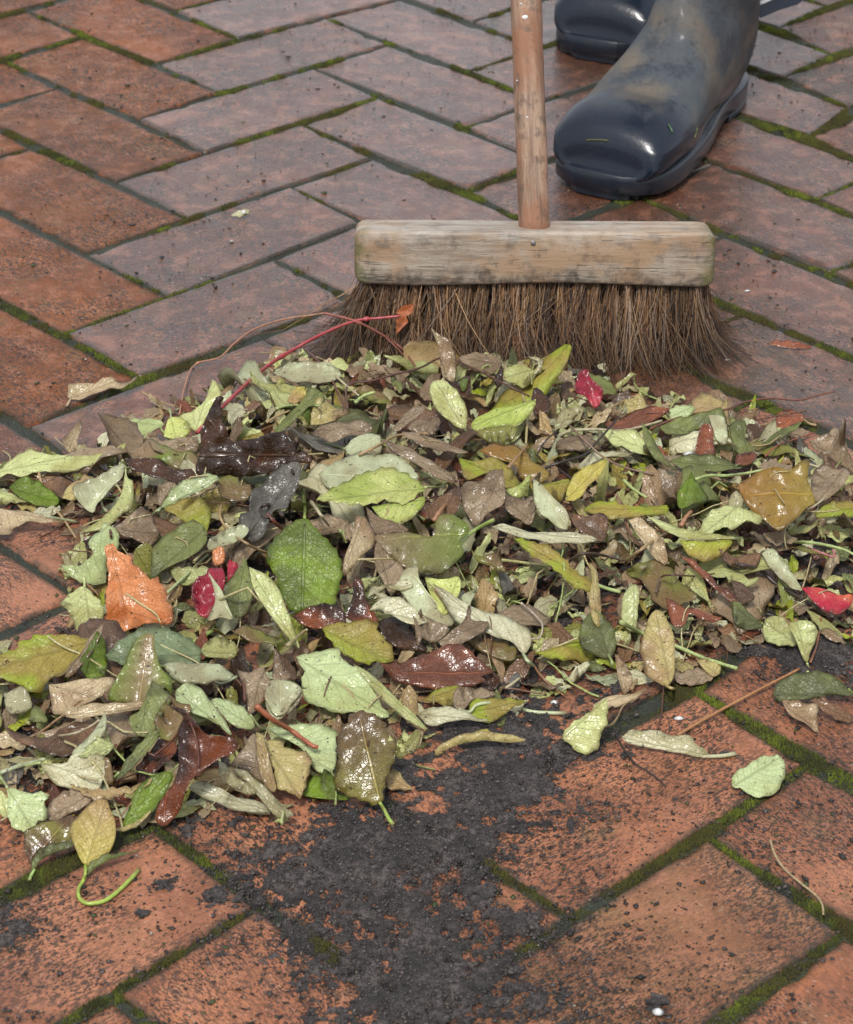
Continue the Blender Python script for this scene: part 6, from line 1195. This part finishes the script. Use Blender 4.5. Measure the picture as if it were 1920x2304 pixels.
# clods
def clod(px, py, r, label, c=(.035, .03, .03)):
    r = r*.62
    q = G(px, py, .001); bm = bmesh.new(); bmesh.ops.create_icosphere(bm, subdivisions=3, radius=r)
    for v in bm.verts:
        k = 1+.7*mnoise.noise(v.co*230/ (r/.006)+Vector((px, py, 0))) + .35*mnoise.noise(v.co*900); v.co = Vector((v.co.x*k*1.2, v.co.y*k, v.co.z*k*.32))
    me = bpy.data.meshes.new('soil_clod'); bm.to_mesh(me); bm.free(); me.polygons.foreach_set('use_smooth', [True]*len(me.polygons)); me.materials.append(M_soil)
    o = bpy.data.objects.new('soil_clod', me); scn.collection.objects.link(o); o.location = (q[0], q[1], r*.3); tag(o, label, 'soil clod', 'clods of wet soil')
for a in ((440, 1836, .0075, 'wide flat soil clod on the lower left brick'), (1062, 1897, .0065, 'dark soil clod left of the moss corner'), (992, 1832, .008, 'rounded brown soil clod on the edge of the smear'), (1350, 2052, .0065, 'oval grey brown clod near the bottom right'),
          (334, 1812, .0055, 'round dark clod beside the looping stalk'), (292, 1872, .005, 'small dark clod under the looping stalk'), (1288, 1548, .0035, 'small black clod right of the light green leaf'), (1487, 1545, .004, 'small black clod above the mint leaf'), (262, 173, .0035, 'black crumb on the upper left brick'), (652, 181, .003, 'black crumb on a brick left of the handle'), (271, 459, .0035, 'black crumb on the orange brick at the left'), (900, 2090, .007, 'bluish dark clod at the bottom middle'), (505, 1815, .005, 'dark clod at the joint corner lower left')):
    clod(*a)
# cut grass stuck on the boots
from mathutils.bvhtree import BVHTree
BT = BVHTree.FromPolygons([tuple(v) for v in BOOTV[0][0]], BOOTV[0][1])
def hitb(px, py, P0):
    d = Vector(ray(px, py)).normalized(); h = BT.ray_cast(Vector(CAM), d)
    return np.array(h[0]-d*.0012) if h[0] is not None else on_plane(px, py, P0, np.array([0, -.6, .8]))
def blade(px, py, px2, py2, P0, c, label):
    a = hitb(px, py, P0); b = hitb(px2, py2, P0); P = smooth_line([a, (a+b)/2+np.array([0, 0, .0006]), b], 4); V, F = tube(P, .00055, 5); o = mesh('grass_blade', V, F, M_stem, None, col=np.tile(c, (len(V), 1)), loc=P[4]); tag(o, label, 'grass blade', 'bits of cut grass on the boot')
blade(1202, 287, 1248, 288, np.array([.155, .675, .078]), (.13, .14, .04), 'dry olive blade of grass on the boot toe')
blade(1371, 255, 1380, 271, np.array([.19, .735, .082]), (.06, .17, .04), 'green grass bit on top of the boot')
blade(1431, 262, 1425, 283, np.array([.215, .745, .064]), (.17, .21, .04), 'yellow green grass bit at the side of the boot')
